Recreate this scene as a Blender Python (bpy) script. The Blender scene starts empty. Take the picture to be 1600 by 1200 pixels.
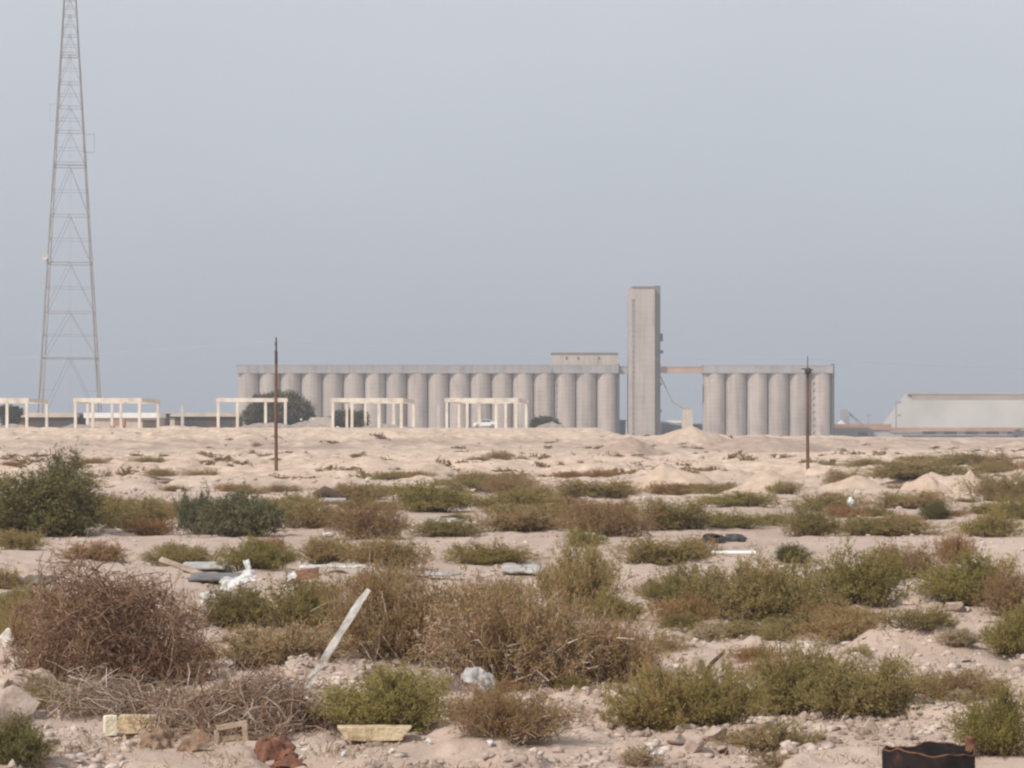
import bpy, bmesh, math, random
import numpy as np
from mathutils import Vector, Matrix, Euler
random.seed(7)
RNG = np.random.default_rng(7)
SC = bpy.context.scene
COL = SC.collection
FPX, HZ, CH = 4000.0, 668.0, 3.0          # focal length in photo pixels, horizon row, eye height (m)

# ------------------------------------------------------------------ helpers
def S(a, b, t):
    t = np.clip((np.asarray(t, float) - a) / (b - a), 0, 1)
    return t * t * (3 - 2 * t)

def _hash(ix, iy, s):
    h = (ix.astype(np.int64) * 374761393 + iy.astype(np.int64) * 668265263 + s * 974634777) & 0xFFFFFFFF
    h = ((h ^ (h >> 13)) * 1274126177) & 0xFFFFFFFF
    h = h ^ (h >> 16)
    return h / 4294967295.0

def vnoise(x, y, s=0):
    x = np.asarray(x, float); y = np.asarray(y, float)
    xi = np.floor(x); yi = np.floor(y)
    fx = x - xi; fy = y - yi
    fx = fx * fx * fx * (fx * (fx * 6 - 15) + 10); fy = fy * fy * fy * (fy * (fy * 6 - 15) + 10)
    a = _hash(xi, yi, s); b = _hash(xi + 1, yi, s); c = _hash(xi, yi + 1, s); d = _hash(xi + 1, yi + 1, s)
    return (a + (b - a) * fx) * (1 - fy) + (c + (d - c) * fx) * fy

def fbm(x, y, o=4, s=0):
    r = 0; a = 1; t = 0
    for k in range(o):
        r = r + a * (vnoise(x * 2 ** k + 17.3 * k, y * 2 ** k - 9.1 * k, s + 31 * k) * 2 - 1)
        t += a; a *= 0.5
    return r / t

def P(px, py, d):
    return Vector(((px - 800) / FPX * d, d, CH - (py - HZ) / FPX * d))

# ------------------------------------------------------------------ terrain height
RX = [-900, 0, 300, 560, 850, 940, 1000, 1035, 1130, 1250, 1300, 1450, 1600, 2500]
RH = [2.2, 2.15, 2.3, 2.25, 2.15, 1.85, 1.75, 1.7, 1.6, 1.55, 1.5, 1.35, 1.25, 1.25]
# small earth heaps: photo column, distance, half width (m), half depth (m), height (m)
HEAPS = [(1450, 128, 1.2, 3, .55), (1510, 124, .9, 3, .6), (1580, 125, 1.5, 3, .62), (1340, 150, 2.6, 5, .35),
         (1080, 330, 3.6, 6, .75), (1135, 333, 2.6, 6, .35), (1010, 322, 5, 6, .3), (700, 318, 6, 6, .3), (60, 325, 6, 8, .35),
         (230, 322, 9, 8, .35), (1330, 230, 5, 10, .5), (1180, 315, 7, 8, .3), (1400, 318, 6, 9, .35), (850, 305, 6, 6, .4),
         (1480, 42, .9, 1.6, .28), (1400, 35, 1.0, 1.4, .22), (1470, 33.5, .9, 1.2, .2), (1330, 43, .8, 1.2, .16),
         (500, 30.5, .8, .9, .22), (390, 28.5, .7, 1.0, .15), (560, 32, .8, 1.0, .15), (1110, 40, .6, 1.5, .15),
         (40, 28.5, .45, .8, .2), (1440, 26, .8, .8, .12), (1000, 29, .7, 1.0, .1), (160, 31.5, 1.0, 1.2, .22),
         (560, 165, 5, 9, .45), (330, 170, 4, 9, .5), (200, 160, 4, 9, .45), (760, 185, 5, 9, .4), (150, 115, 3, 5, .3), (960, 170, 4, 7, .3)]
def G(x, y):
    x = np.asarray(x, float); y = np.asarray(y, float)
    yy = np.maximum(y, 1.0)
    u = np.clip(x / yy * FPX + 800, -900, 2500)
    flat = 1 - 0.8 * np.exp(-((y - 68) / 4.5) ** 2) - 0.55 * np.exp(-((y - 51.5) / 3.0) ** 2)
    z = fbm(x / 9, y / 14, 3, 3) * (0.07 + 0.24 * S(60, 140, y)) * flat
    z = z + np.maximum(fbm(x / 4.2, y / 8, 4, 13) - .02, 0) * .75 * S(95, 135, y) * (1 - S(285, 300, y))
    z = z + fbm(x / 1.7, y / 2.3, 4, 11) * (0.10 + .03 * S(60, 120, y)) * flat
    z = z + fbm(x / .32, y / .4, 4, 23) * 0.028 * (1 - S(60, 130, y))
    z = z + np.maximum(fbm(x / .6, y / .8, 3, 29) - .12, 0) * .16 * (1 - S(50, 110, y))
    z = z + (S(.02, .09, fbm(x / 7, y / 9, 4, 19)) * .30 - .2) * S(100, 135, y) * (1 - S(280, 297, y))
    z = z + S(.04, .16, fbm(x / 1.5, y / 2.0, 4, 37)) * .075 * (1 - S(48, 62, y)) * flat
    for (p, d, rx, ry, h) in HEAPS:
        cx = (p - 800) / FPX * d
        q = ((x - cx) / rx) ** 2 + ((y - d) / ry) ** 2
        m = q < 5
        if m.any():
            xm, ym = x[m], y[m]
            z[m] += np.exp(-q[m] * 1.2) * h * (1 + .5 * fbm(xm / rx * 2.2, ym / ry * 2.2, 3, 41))
    H = np.interp(u, RX, RH)
    yf = 296 + 16 * fbm(x / 26, x * 0 + 3.3, 2, 5)
    s = S(yf, yf + 40, y)
    left = S(1015, 930, u)
    fall = left * S(560, 720, y) + (1 - left) * S(352, 430, y)
    up = left * (2.92 - H) * S(yf + 42, 402, y)
    zr = (H * s + up) * (1 - fall) - 0.5 * fall
    rough = (fbm(x / 5.5, y / 8, 4, 57) * .6 + S(.0, .1, fbm(x / 6, y / 7, 3, 71)) * .3 - .15) * s * (1 - S(370, 398, y) * left) * (1 - fall)
    gul = -np.abs(fbm(x / 3.6 + y * .05, y / 14, 4, 61)) * .95 * s * (1 - S(yf + 25, yf + 45, y))
    return z * (1 - .75 * S(360, 400, y)) + zr + rough + gul

def gz(x, y):
    return float(G(np.array([x]), np.array([y]))[0])

_D = np.concatenate([np.linspace(14, 130, 800), np.linspace(130, 620, 700)])
def _first(px, py, D):
    x = (px - 800) / FPX * D
    k = np.nonzero(G(x, D) >= CH - (py - HZ) / FPX * D)[0]
    return int(k[0]) if len(k) else len(D) - 1
def hit(px, py):
    """the point of the ground first met along the sight line through a photo position"""
    i = max(_first(px, py, _D), 1)
    D = np.linspace(_D[i - 1], _D[i], 16); d = D[_first(px, py, D)]; x = (px - 800) / FPX * d
    return Vector((x, d, gz(x, d)))

# ------------------------------------------------------------------ materials
def new_mat(name):
    m = bpy.data.materials.new(name); m.use_nodes = True
    nt = m.node_tree
    return m, nt, nt.nodes, nt.links, nt.nodes['Principled BSDF']

def ramp(nodes, stops):
    r = nodes.new('ShaderNodeValToRGB')
    el = r.color_ramp.elements
    while len(el) < len(stops): el.new(.5)
    for e, (p, c) in zip(el, stops):
        e.position = p; e.color = (*c, 1)
    return r

def mat(name, stops, scale=3.0, rough=.9, bump=.0, bscale=None, coord='Object', squash=(1, 1, 1), detail=6, metal=0.0, spec=.25, dist=0.02):
    m, nt, n, l, b = new_mat(name)
    tc = n.new('ShaderNodeTexCoord'); mp = n.new('ShaderNodeMapping')
    mp.inputs['Scale'].default_value = squash
    l.new(tc.outputs[coord], mp.inputs['Vector'])
    no = n.new('ShaderNodeTexNoise'); no.inputs['Scale'].default_value = scale; no.inputs['Detail'].default_value = detail
    no.inputs['Roughness'].default_value = .65
    l.new(mp.outputs[0], no.inputs['Vector'])
    r = ramp(n, stops); l.new(no.outputs['Fac'], r.inputs['Fac']); l.new(r.outputs['Color'], b.inputs['Base Color'])
    b.inputs['Roughness'].default_value = rough; b.inputs['Metallic'].default_value = metal
    b.inputs['Specular IOR Level'].default_value = spec
    if bump:
        n2 = n.new('ShaderNodeTexNoise'); n2.inputs['Scale'].default_value = bscale or scale * 4; n2.inputs['Detail'].default_value = 6
        l.new(mp.outputs[0], n2.inputs['Vector'])
        bp = n.new('ShaderNodeBump'); bp.inputs['Strength'].default_value = bump; bp.inputs['Distance'].default_value = dist
        l.new(n2.outputs['Fac'], bp.inputs['Height']); l.new(bp.outputs[0], b.inputs['Normal'])
    return m

def sc3(c, k): return tuple(min(1, v * k) for v in c)

def leaf_mat(name, cols, trans=.18, jitter=.22):
    """leaf and twig colour: random per blade (mesh attribute) and a little per plant"""
    m, nt, n, l, b = new_mat(name)
    at = n.new('ShaderNodeAttribute'); at.attribute_name = 'tint'
    r = ramp(n, [(i / (len(cols) - 1), c) for i, c in enumerate(cols)])
    oi = n.new('ShaderNodeObjectInfo')
    ad = n.new('ShaderNodeMath'); ad.operation = 'MULTIPLY_ADD'
    l.new(oi.outputs['Random'], ad.inputs[0]); ad.inputs[1].default_value = jitter * 2
    sb = n.new('ShaderNodeMath'); sb.operation = 'SUBTRACT'; l.new(at.outputs['Fac'], sb.inputs[0]); sb.inputs[1].default_value = jitter
    l.new(sb.outputs[0], ad.inputs[2])
    l.new(ad.outputs[0], r.inputs['Fac'])
    l.new(r.outputs['Color'], b.inputs['Base Color'])
    b.inputs['Roughness'].default_value = .85; b.inputs['Specular IOR Level'].default_value = .15
    tr = n.new('ShaderNodeBsdfTranslucent'); l.new(r.outputs['Color'], tr.inputs['Color'])
    mx = n.new('ShaderNodeMixShader'); mx.inputs[0].default_value = trans
    l.new(b.outputs[0], mx.inputs[1]); l.new(tr.outputs[0], mx.inputs[2])
    l.new(mx.outputs[0], n['Material Output'].inputs['Surface'])
    return m

def ground_mat():
    m, nt, n, l, b = new_mat('desert_soil')
    g = n.new('ShaderNodeNewGeometry')
    def noise(sc, det=6, rough=.6, vec=None):
        t = n.new('ShaderNodeTexNoise'); t.inputs['Scale'].default_value = sc; t.inputs['Detail'].default_value = det
        t.inputs['Roughness'].default_value = rough
        l.new(vec or g.outputs['Position'], t.inputs['Vector']); return t
    mp = n.new('ShaderNodeMapping'); mp.inputs['Scale'].default_value = (1, .45, 1); l.new(g.outputs['Position'], mp.inputs['Vector'])
    big = noise(.11, 5, .6, mp.outputs[0]); mid = noise(.9, 7, .65, mp.outputs[0]); fine = noise(14, 5, .7); grit = noise(60, 3, .7)
    r1 = ramp(n, [(.30, (.40, .295, .24)), (.46, (.48, .365, .30)), (.60, (.55, .435, .36)), (.72, (.65, .54, .46))])
    l.new(mid.outputs['Fac'], r1.inputs['Fac'])
    r2 = ramp(n, [(.34, (.35, .265, .215)), (.50, (.46, .355, .29)), (.66, (.58, .465, .385))])
    l.new(big.outputs['Fac'], r2.inputs['Fac'])
    m1 = n.new('ShaderNodeMix'); m1.data_type = 'RGBA'; m1.inputs[0].default_value = .5
    l.new(r1.outputs[0], m1.inputs[6]); l.new(r2.outputs[0], m1.inputs[7])
    # the dumped earth of the bank and the flat before it is a paler, yellower sand
    sx = n.new('ShaderNodeSeparateXYZ'); l.new(g.outputs['Position'], sx.inputs[0])
    mr = n.new('ShaderNodeMapRange'); mr.inputs['From Min'].default_value = 90; mr.inputs['From Max'].default_value = 170
    l.new(sx.outputs['Y'], mr.inputs['Value'])
    r3 = ramp(n, [(.30, (.40, .295, .23)), (.44, (.52, .395, .305)), (.56, (.60, .465, .36)), (.70, (.70, .56, .445))]); l.new(mid.outputs['Fac'], r3.inputs['Fac'])
    m2 = n.new('ShaderNodeMix'); m2.data_type = 'RGBA'
    l.new(mr.outputs[0], m2.inputs[0]); l.new(m1.outputs[2], m2.inputs[6]); l.new(r3.outputs[0], m2.inputs[7])
    # bank face: darker, pinker earth with the spoil faces' shade put into its colour
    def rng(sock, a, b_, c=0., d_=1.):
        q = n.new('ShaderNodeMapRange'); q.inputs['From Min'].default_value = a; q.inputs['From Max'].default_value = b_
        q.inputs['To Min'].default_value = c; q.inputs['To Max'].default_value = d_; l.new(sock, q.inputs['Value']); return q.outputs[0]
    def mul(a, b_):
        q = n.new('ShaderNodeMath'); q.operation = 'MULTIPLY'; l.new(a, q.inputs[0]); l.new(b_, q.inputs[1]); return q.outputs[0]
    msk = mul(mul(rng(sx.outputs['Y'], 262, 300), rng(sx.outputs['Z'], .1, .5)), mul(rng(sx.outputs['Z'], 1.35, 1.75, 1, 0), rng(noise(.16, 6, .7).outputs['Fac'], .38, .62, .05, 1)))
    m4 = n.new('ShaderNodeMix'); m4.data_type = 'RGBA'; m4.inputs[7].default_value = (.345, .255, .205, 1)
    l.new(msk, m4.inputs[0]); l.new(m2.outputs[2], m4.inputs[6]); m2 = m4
    # specks: pale chips and dark organic litter
    rs = ramp(n, [(.33, (.62, .58, .52)), (.44, (1, 1, 1)), (.62, (1, 1, 1)), (.74, (1.0, 1.0, 1.0))]); l.new(fine.outputs['Fac'], rs.inputs['Fac'])
    m3 = n.new('ShaderNodeMix'); m3.data_type = 'RGBA'; m3.blend_type = 'MULTIPLY'; m3.inputs[0].default_value = .8
    l.new(m2.outputs[2], m3.inputs[6]); l.new(rs.outputs[0], m3.inputs[7])
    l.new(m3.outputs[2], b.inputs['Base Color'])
    b.inputs['Roughness'].default_value = .95; b.inputs['Specular IOR Level'].default_value = .12
    b1 = n.new('ShaderNodeBump'); b1.inputs['Strength'].default_value = .6; b1.inputs['Distance'].default_value = .05; l.new(fine.outputs['Fac'], b1.inputs['Height'])
    b2 = n.new('ShaderNodeBump'); b2.inputs['Strength'].default_value = .4; b2.inputs['Distance'].default_value = .012; l.new(grit.outputs['Fac'], b2.inputs['Height'])
    l.new(b1.outputs[0], b2.inputs['Normal']); l.new(b2.outputs[0], b.inputs['Normal'])
    return m

def concrete_mat(name, base, band=1.2, streak=.5):
    """slip-formed concrete: faint pour lines every BAND metres, vertical streaks, blotches"""
    m, nt, n, l, b = new_mat(name)
    tc = n.new('ShaderNodeTexCoord')
    oi = n.new('ShaderNodeObjectInfo')
    of = n.new('ShaderNodeVectorMath'); of.operation = 'SCALE'; of.inputs[0].default_value = (37, 53, 11); l.new(oi.outputs['Random'], of.inputs['Scale'])
    ob = n.new('ShaderNodeVectorMath'); ob.operation = 'ADD'; l.new(tc.outputs['Object'], ob.inputs[0]); l.new(of.outputs[0], ob.inputs[1])
    wv = n.new('ShaderNodeTexWave'); wv.bands_direction = 'Z'; wv.inputs['Scale'].default_value = .314 / band; wv.inputs['Distortion'].default_value = 1.4
    wv.inputs['Detail'].default_value = 3; wv.inputs['Detail Scale'].default_value = .6
    l.new(ob.outputs[0], wv.inputs['Vector'])
    mp = n.new('ShaderNodeMapping'); mp.inputs['Scale'].default_value = (1, 1, .06); l.new(ob.outputs[0], mp.inputs['Vector'])
    st = n.new('ShaderNodeTexNoise'); st.inputs['Scale'].default_value = .8; st.inputs['Detail'].default_value = 6; l.new(mp.outputs[0], st.inputs['Vector'])
    bl = n.new('ShaderNodeTexNoise'); bl.inputs['Scale'].default_value = .18; bl.inputs['Detail'].default_value = 6; l.new(ob.outputs[0], bl.inputs['Vector'])
    a = n.new('ShaderNodeMath'); a.operation = 'MULTIPLY_ADD'; l.new(wv.outputs['Fac'], a.inputs[0]); a.inputs[1].default_value = .07
    l.new(st.outputs['Fac'], a.inputs[2])
    c = n.new('ShaderNodeMath'); c.operation = 'MULTIPLY_ADD'; l.new(bl.outputs['Fac'], c.inputs[0]); c.inputs[1].default_value = .6; l.new(a.outputs[0], c.inputs[2])
    r = ramp(n, [(.50, sc3(base, .62)), (.72, base), (.95, sc3(base, 1.26))]); l.new(c.outputs[0], r.inputs['Fac'])
    hv = n.new('ShaderNodeHueSaturation'); l.new(r.outputs[0], hv.inputs['Color'])
    mr = n.new('ShaderNodeMapRange'); mr.inputs['To Min'].default_value = .88; mr.inputs['To Max'].default_value = 1.1; l.new(oi.outputs['Random'], mr.inputs['Value'])
    l.new(mr.outputs[0], hv.inputs['Value'])
    l.new(hv.outputs[0], b.inputs['Base Color']); b.inputs['Roughness'].default_value = .92; b.inputs['Specular IOR Level'].default_value = .15
    return m

M = {}
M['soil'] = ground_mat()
M['mound'] = mat('dumped_sand', [(.3, (.41, .305, .235)), (.5, (.48, .365, .28)), (.7, (.56, .435, .34))], 1.6, .95, .6, 9, dist=.06)
M['shaded_spoil'] = mat('shaded_brown_spoil', [(.3, (.29, .21, .165)), (.5, (.37, .275, .215)), (.7, (.46, .35, .275))], .9, .95, .6, 5, dist=.06)  # brown spoil for the bank heaps, shade of their faces put into the colour
M['stone'] = mat('pale_stone', [(.3, (.30, .225, .185)), (.5, (.40, .315, .26)), (.7, (.52, .43, .365))], 5, .92, .7, 22)
M['pebble'] = mat('rubble_chips', [(.33, (.24, .175, .145)), (.48, (.42, .325, .27)), (.64, (.56, .475, .415))], .9, .92, coord='Object', detail=2)
M['white_stone'] = mat('white_lump', [(.3, (.46, .40, .34)), (.6, (.66, .60, .53))], 7, .85, .5, 25)
M['silo'] = concrete_mat('silo_concrete', (.365, .315, .28), 1.6)
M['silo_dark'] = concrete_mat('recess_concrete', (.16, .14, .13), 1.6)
M['gallery'] = concrete_mat('gallery_concrete', (.32, .305, .30), 2.4)
M['tower'] = concrete_mat('tower_concrete', (.385, .335, .30), 2.2)
M['steel_dark'] = mat('dark_steel', [(.3, (.05, .045, .045)), (.7, (.10, .09, .085))], 2, .7)
M['mast'] = mat('galvanised_steel', [(.3, (.20, .185, .18)), (.7, (.31, .29, .285))], .3, .6)
M['mast_pale'] = mat('pale_painted_steel', [(.3, (.34, .32, .31)), (.7, (.46, .44, .43))], .5, .6)
M['bridge'] = mat('rusty_cladding', [(.3, (.36, .20, .13)), (.5, (.47, .29, .20)), (.7, (.55, .38, .28))], .25, .85)
M['cream'] = mat('cream_paint', [(.32, (.50, .42, .34)), (.46, (.68, .60, .51)), (.58, (.77, .69, .60)), (.75, (.83, .76, .68))], .7, .85, squash=(1, 1, .4))
M['grey_post'] = mat('bare_concrete', [(.3, (.45, .42, .38)), (.7, (.58, .55, .51))], .8, .9)
M['white'] = mat('white_paint', [(.3, (.72, .72, .70)), (.7, (.82, .82, .80))], 1.5, .5)
M['plastic'] = mat('white_plastic', [(.35, (.44, .42, .40)), (.55, (.66, .655, .65)), (.7, (.74, .74, .74))], 9, .5, .4, 20)
M['carpaint'] = mat('white_car_paint', [(.3, (.72, .74, .74)), (.7, (.80, .82, .82))], .8, .3, spec=.5)
M['glass'] = mat('car_glass', [(.3, (.04, .05, .055)), (.7, (.07, .08, .09))], .5, .15, spec=.6)
M['rubber'] = mat('tyre_rubber', [(.3, (.02, .02, .02)), (.7, (.045, .042, .04))], 6, .85)
M['roof_pale'] = mat('pale_roof_sheet', [(.3, (.36, .33, .30)), (.5, (.41, .38, .35)), (.7, (.455, .425, .395))], .07, .75, squash=(1, 1, 1))
M['roof_band'] = mat('faded_monitor_sheet', [(.3, (.33, .275, .24)), (.7, (.41, .35, .31))], .15, .8)
M['wall_tan'] = mat('tan_render', [(.3, (.42, .35, .28)), (.5, (.52, .45, .37)), (.7, (.60, .52, .44))], .4, .9)
M['wall_brown'] = mat('brown_wall', [(.3, (.07, .048, .038)), (.6, (.13, .09, .075))], .5, .9)
M['wall_dark'] = mat('dark_wall', [(.3, (.04, .037, .037)), (.6, (.08, .073, .073))], .35, .9)
M['wall_grey'] = mat('blue_grey_sheet', [(.3, (.20, .20, .215)), (.5, (.28, .28, .295)), (.7, (.40, .39, .39))], .22, .85)
M['rust_roof'] = mat('rusty_roof', [(.3, (.32, .17, .11)), (.5, (.42, .24, .165)), (.7, (.50, .32, .235))], .12, .85)
M['rubble_grey'] = mat('grey_rubble', [(.3, (.22, .18, .155)), (.5, (.31, .255, .22)), (.7, (.42, .35, .305))], .9, .95, .7, 4)
M['block'] = mat('breeze_block', [(.3, (.38, .34, .30)), (.7, (.55, .50, .45))], 1.2, .92, .6, 6)
M['pole'] = mat('rusted_rail_pole', [(.35, (.10, .055, .035)), (.55, (.17, .085, .05)), (.75, (.24, .12, .07))], .8, .8, squash=(4, 4, .6))
M['pole_top'] = mat('dark_pole_top', [(.35, (.05, .04, .04)), (.7, (.09, .07, .065))], 2, .8)
M['cable'] = mat('weathered_cable', [(.3, (.40, .40, .40)), (.7, (.55, .55, .55))], 2, .6)
M['plank'] = mat('flaking_white_plank', [(.38, (.24, .20, .165)), (.48, (.46, .43, .39)), (.6, (.66, .65, .62))], 7, .85, .5, 30, squash=(1, 1, .5))
M['wood'] = mat('weathered_wood', [(.3, (.24, .17, .12)), (.5, (.38, .29, .215)), (.7, (.50, .40, .31))], 6, .9, .5, 25)
M['foam'] = mat('yellowed_foam', [(.36, (.33, .24, .14)), (.5, (.52, .41, .26)), (.66, (.64, .53, .37))], 7, .9, .8, 30)
M['foam_pale'] = mat('cream_foam', [(.3, (.58, .50, .38)), (.5, (.74, .67, .53)), (.7, (.84, .78, .66))], 9, .9, .8, 26)
M['card'] = mat('brown_card', [(.3, (.17, .105, .068)), (.6, (.29, .195, .135))], 5, .9, .4, 20)
M['rust'] = mat('rust_sheet', [(.3, (.10, .042, .028)), (.5, (.17, .075, .048)), (.7, (.26, .13, .085))], 8, .85, .6, 30)
M['char'] = mat('charred_drum', [(.40, (.008, .006, .006)), (.60, (.018, .011, .009)), (.76, (.07, .032, .020))], 7, .85, .6, 24)
M['rim'] = mat('rusted_rim', [(.3, (.07, .035, .022)), (.5, (.16, .075, .045)), (.7, (.25, .125, .08))], 14, .85, .5, 40)
M['concrete_slab'] = mat('broken_slab', [(.3, (.29, .27, .26)), (.5, (.40, .38, .36)), (.7, (.52, .50, .47))], 3, .92, .7, 20)
M['slab_dark'] = mat('dark_sheet', [(.3, (.10, .095, .095)), (.5, (.16, .15, .15)), (.7, (.25, .24, .235))], 4, .7, .3, 20)
M['soot'] = mat('dark_refuse', [(.3, (.03, .028, .03)), (.5, (.075, .065, .065)), (.7, (.19, .17, .165))], 5, .8, .8, 16)
M['bark'] = mat('dry_stem', [(.3, (.07, .045, .03)), (.7, (.17, .115, .08))], 5, .95)
M['branch'] = mat('dead_branch_bark', [(.3, (.06, .04, .03)), (.7, (.13, .085, .065))], 5, .95)
M['teal'] = mat('pale_teal_plastic', [(.3, (.52, .60, .60)), (.7, (.68, .75, .74))], 6, .5)
M['car_dark'] = mat('dark_truck_paint', [(.3, (.06, .075, .085)), (.7, (.10, .12, .13))], 1, .6)
LEAF = {
 'green': leaf_mat('olive_green_leaf', [(.15, .118, .036), (.25, .21, .070), (.32, .265, .098), (.40, .25, .12)], .3),
 'mixed': leaf_mat('olive_brown_leaf', [(.155, .105, .046), (.25, .205, .078), (.30, .25, .102), (.37, .235, .112), (.48, .37, .24)], .3),
 'brown': leaf_mat('dry_brown_leaf', [(.13, .062, .034), (.25, .14, .070), (.30, .195, .095), (.28, .21, .095), (.33, .19, .11), (.54, .42, .31)], .3),
 'dead': leaf_mat('dead_twig', [(.13, .062, .038), (.27, .15, .09), (.38, .245, .16), (.44, .33, .23), (.80, .70, .60)], .2),
 'grey': leaf_mat('grey_twig', [(.13, .092, .08), (.25, .185, .16), (.35, .27, .235), (.66, .56, .49)], .05),
 'dark': leaf_mat('tamarisk_green', [(.058, .056, .022), (.12, .112, .042), (.18, .158, .064), (.235, .195, .09)]),
 'bluish': leaf_mat('blue_green_leaf', [(.07, .072, .040), (.135, .132, .070), (.19, .175, .096), (.235, .20, .115)]),
 'rust': leaf_mat('reddish_leaf', [(.22, .115, .055), (.30, .17, .080), (.34, .21, .10), (.33, .255, .13)]),
 'straw': leaf_mat('straw_blade', [(.26, .18, .105), (.36, .265, .165), (.42, .325, .22), (.26, .22, .12)]),
 'far': leaf_mat('dusty_tree_leaf', [(.06, .056, .036), (.105, .098, .06), (.145, .13, .08), (.18, .155, .105)]),
}

# ------------------------------------------------------------------ object helpers
def tag(o, label=None, cat=None, group=None, kind=None):
    if label: o['label'] = label
    if cat: o['category'] = cat
    if group: o['group'] = group
    if kind: o['kind'] = kind
    return o

def empty(name, loc=(0, 0, 0), label=None, cat=None, group=None, rz=0.0):
    o = bpy.data.objects.new(name, None); COL.objects.link(o)
    o.location = loc; o.rotation_euler = (0, 0, rz); o.empty_display_size = .2
    return tag(o, label, cat, group)

def link_mesh(name, me, m, parent=None, loc=None, rot=None):
    o = bpy.data.objects.new(name, me); COL.objects.link(o)
    if m is not None and not me.materials: me.materials.append(m)
    if parent is not None: o.parent = parent
    if loc is not None: o.location = loc
    if rot is not None: o.rotation_euler = rot
    return o

def np_mesh(name, v, f, tint=None, smooth=False):
    """v (N,3) and f (M,k) arrays"""
    v = np.ascontiguousarray(v, np.float32); f = np.ascontiguousarray(f, np.int32)
    me = bpy.data.meshes.new(name)
    k = f.shape[1]
    me.vertices.add(len(v)); me.vertices.foreach_set('co', v.ravel())
    me.loops.add(f.size); me.loops.foreach_set('vertex_index', f.ravel())
    me.polygons.add(len(f)); me.polygons.foreach_set('loop_start', np.arange(0, f.size, k, dtype=np.int32))
    try: me.polygons.foreach_set('loop_total', np.full(len(f), k, np.int32))
    except Exception: pass
    if smooth: me.polygons.foreach_set('use_smooth', np.ones(len(f), bool))
    me.update(calc_edges=True)
    if tint is not None:
        a = me.attributes.new('tint', 'FLOAT', 'FACE'); a.data.foreach_set('value', np.ascontiguousarray(tint, np.float32))
    return me

class MB:
    """collects solids and builds them as one mesh object"""
    def __init__(s): s.v = []; s.f = []; s.sm = []
    def add(s, vs, fs, smooth=False):
        o = len(s.v); s.v += [tuple(p) for p in vs]; s.f += [tuple(i + o for i in q) for q in fs]; s.sm += [smooth] * len(fs)
    def box(s, a, b):
        (x0, y0, z0), (x1, y1, z1) = a, b
        s.add([(x0, y0, z0), (x1, y0, z0), (x1, y1, z0), (x0, y1, z0), (x0, y0, z1), (x1, y0, z1), (x1, y1, z1), (x0, y1, z1)],
              [(0, 3, 2, 1), (4, 5, 6, 7), (0, 1, 5, 4), (1, 2, 6, 5), (2, 3, 7, 6), (3, 0, 4, 7)])
    def bar(s, p, q, w, h=None, up=(0, 0, 1)):
        p = Vector(p); q = Vector(q); d = (q - p).normalized(); h = h or w
        u = Vector(up)
        if abs(d.dot(u)) > .95: u = Vector((0, 1, 0))
        r = d.cross(u).normalized() * w / 2; t = r.cross(d).normalized() * h / 2
        vs = [p - r - t, p + r - t, p + r + t, p - r + t, q - r - t, q + r - t, q + r + t, q - r + t]
        s.add(vs, [(0, 1, 2, 3)[::-1], (4, 5, 6, 7), (0, 1, 5, 4), (1, 2, 6, 5), (2, 3, 7, 6), (3, 0, 4, 7)])
    def tube(s, pts, rs, n=6, cap=True):
        pts = [Vector(p) for p in pts]
        if not hasattr(rs, '__len__'): rs = [rs] * len(pts)
        rings = []
        for i, p in enumerate(pts):
            d = (pts[min(i + 1, len(pts) - 1)] - pts[max(i - 1, 0)]).normalized()
            u = Vector((0, 0, 1)) if abs(d.z) < .9 else Vector((1, 0, 0))
            a = d.cross(u).normalized(); b = a.cross(d)
            rings.append([p + (a * math.cos(2 * math.pi * k / n) + b * math.sin(2 * math.pi * k / n)) * rs[i] for k in range(n)])
        vs = [p for r in rings for p in r]; fs = []
        for i in range(len(pts) - 1):
            for k in range(n):
                fs.append((i * n + k, i * n + (k + 1) % n, (i + 1) * n + (k + 1) % n, (i + 1) * n + k))
        s.add(vs, fs, True)
        if cap:
            s.add(rings[0], [tuple(range(n))[::-1]]); s.add(rings[-1], [tuple(range(n))])
    def lathe(s, prof, n=32, c=(0, 0, 0), smooth=True):
        vs = []; fs = []
        for r, z in prof:
            for k in range(n):
                a = 2 * math.pi * k / n; vs.append((c[0] + r * math.cos(a), c[1] + r * math.sin(a), c[2] + z))
        for i in range(len(prof) - 1):
            for k in range(n):
                fs.append((i * n + k, i * n + (k + 1) % n, (i + 1) * n + (k + 1) % n, (i + 1) * n + k))
        s.add(vs, fs, smooth)
    def prism(s, poly, y0, y1, axis='y'):
        """closed outline in x,z extruded along y"""
        n = len(poly)
        vs = [(x, y0, z) for x, z in poly] + [(x, y1, z) for x, z in poly]
        s.add(vs, [tuple(range(n)), tuple(range(2 * n - 1, n - 1, -1))] + [(i, i + n, (i + 1) % n + n, (i + 1) % n) for i in range(n)])
    def build(s, name, m, parent=None, loc=None, bevel=0.0, fix=True):
        me = bpy.data.meshes.new(name); me.from_pydata(s.v, [], s.f)
        me.polygons.foreach_set('use_smooth', s.sm)
        if fix or bevel:
            bm = bmesh.new(); bm.from_mesh(me)
            if bevel:
                bmesh.ops.remove_doubles(bm, verts=bm.verts, dist=1e-5)
                bmesh.ops.bevel(bm, geom=list(bm.edges), offset=bevel, segments=2, affect='EDGES', profile=.6, clamp_overlap=True)
            bmesh.ops.recalc_face_normals(bm, faces=bm.faces)
            bm.to_mesh(me); bm.free()
        me.update()
        return link_mesh(name, me, m, parent, loc)

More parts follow.
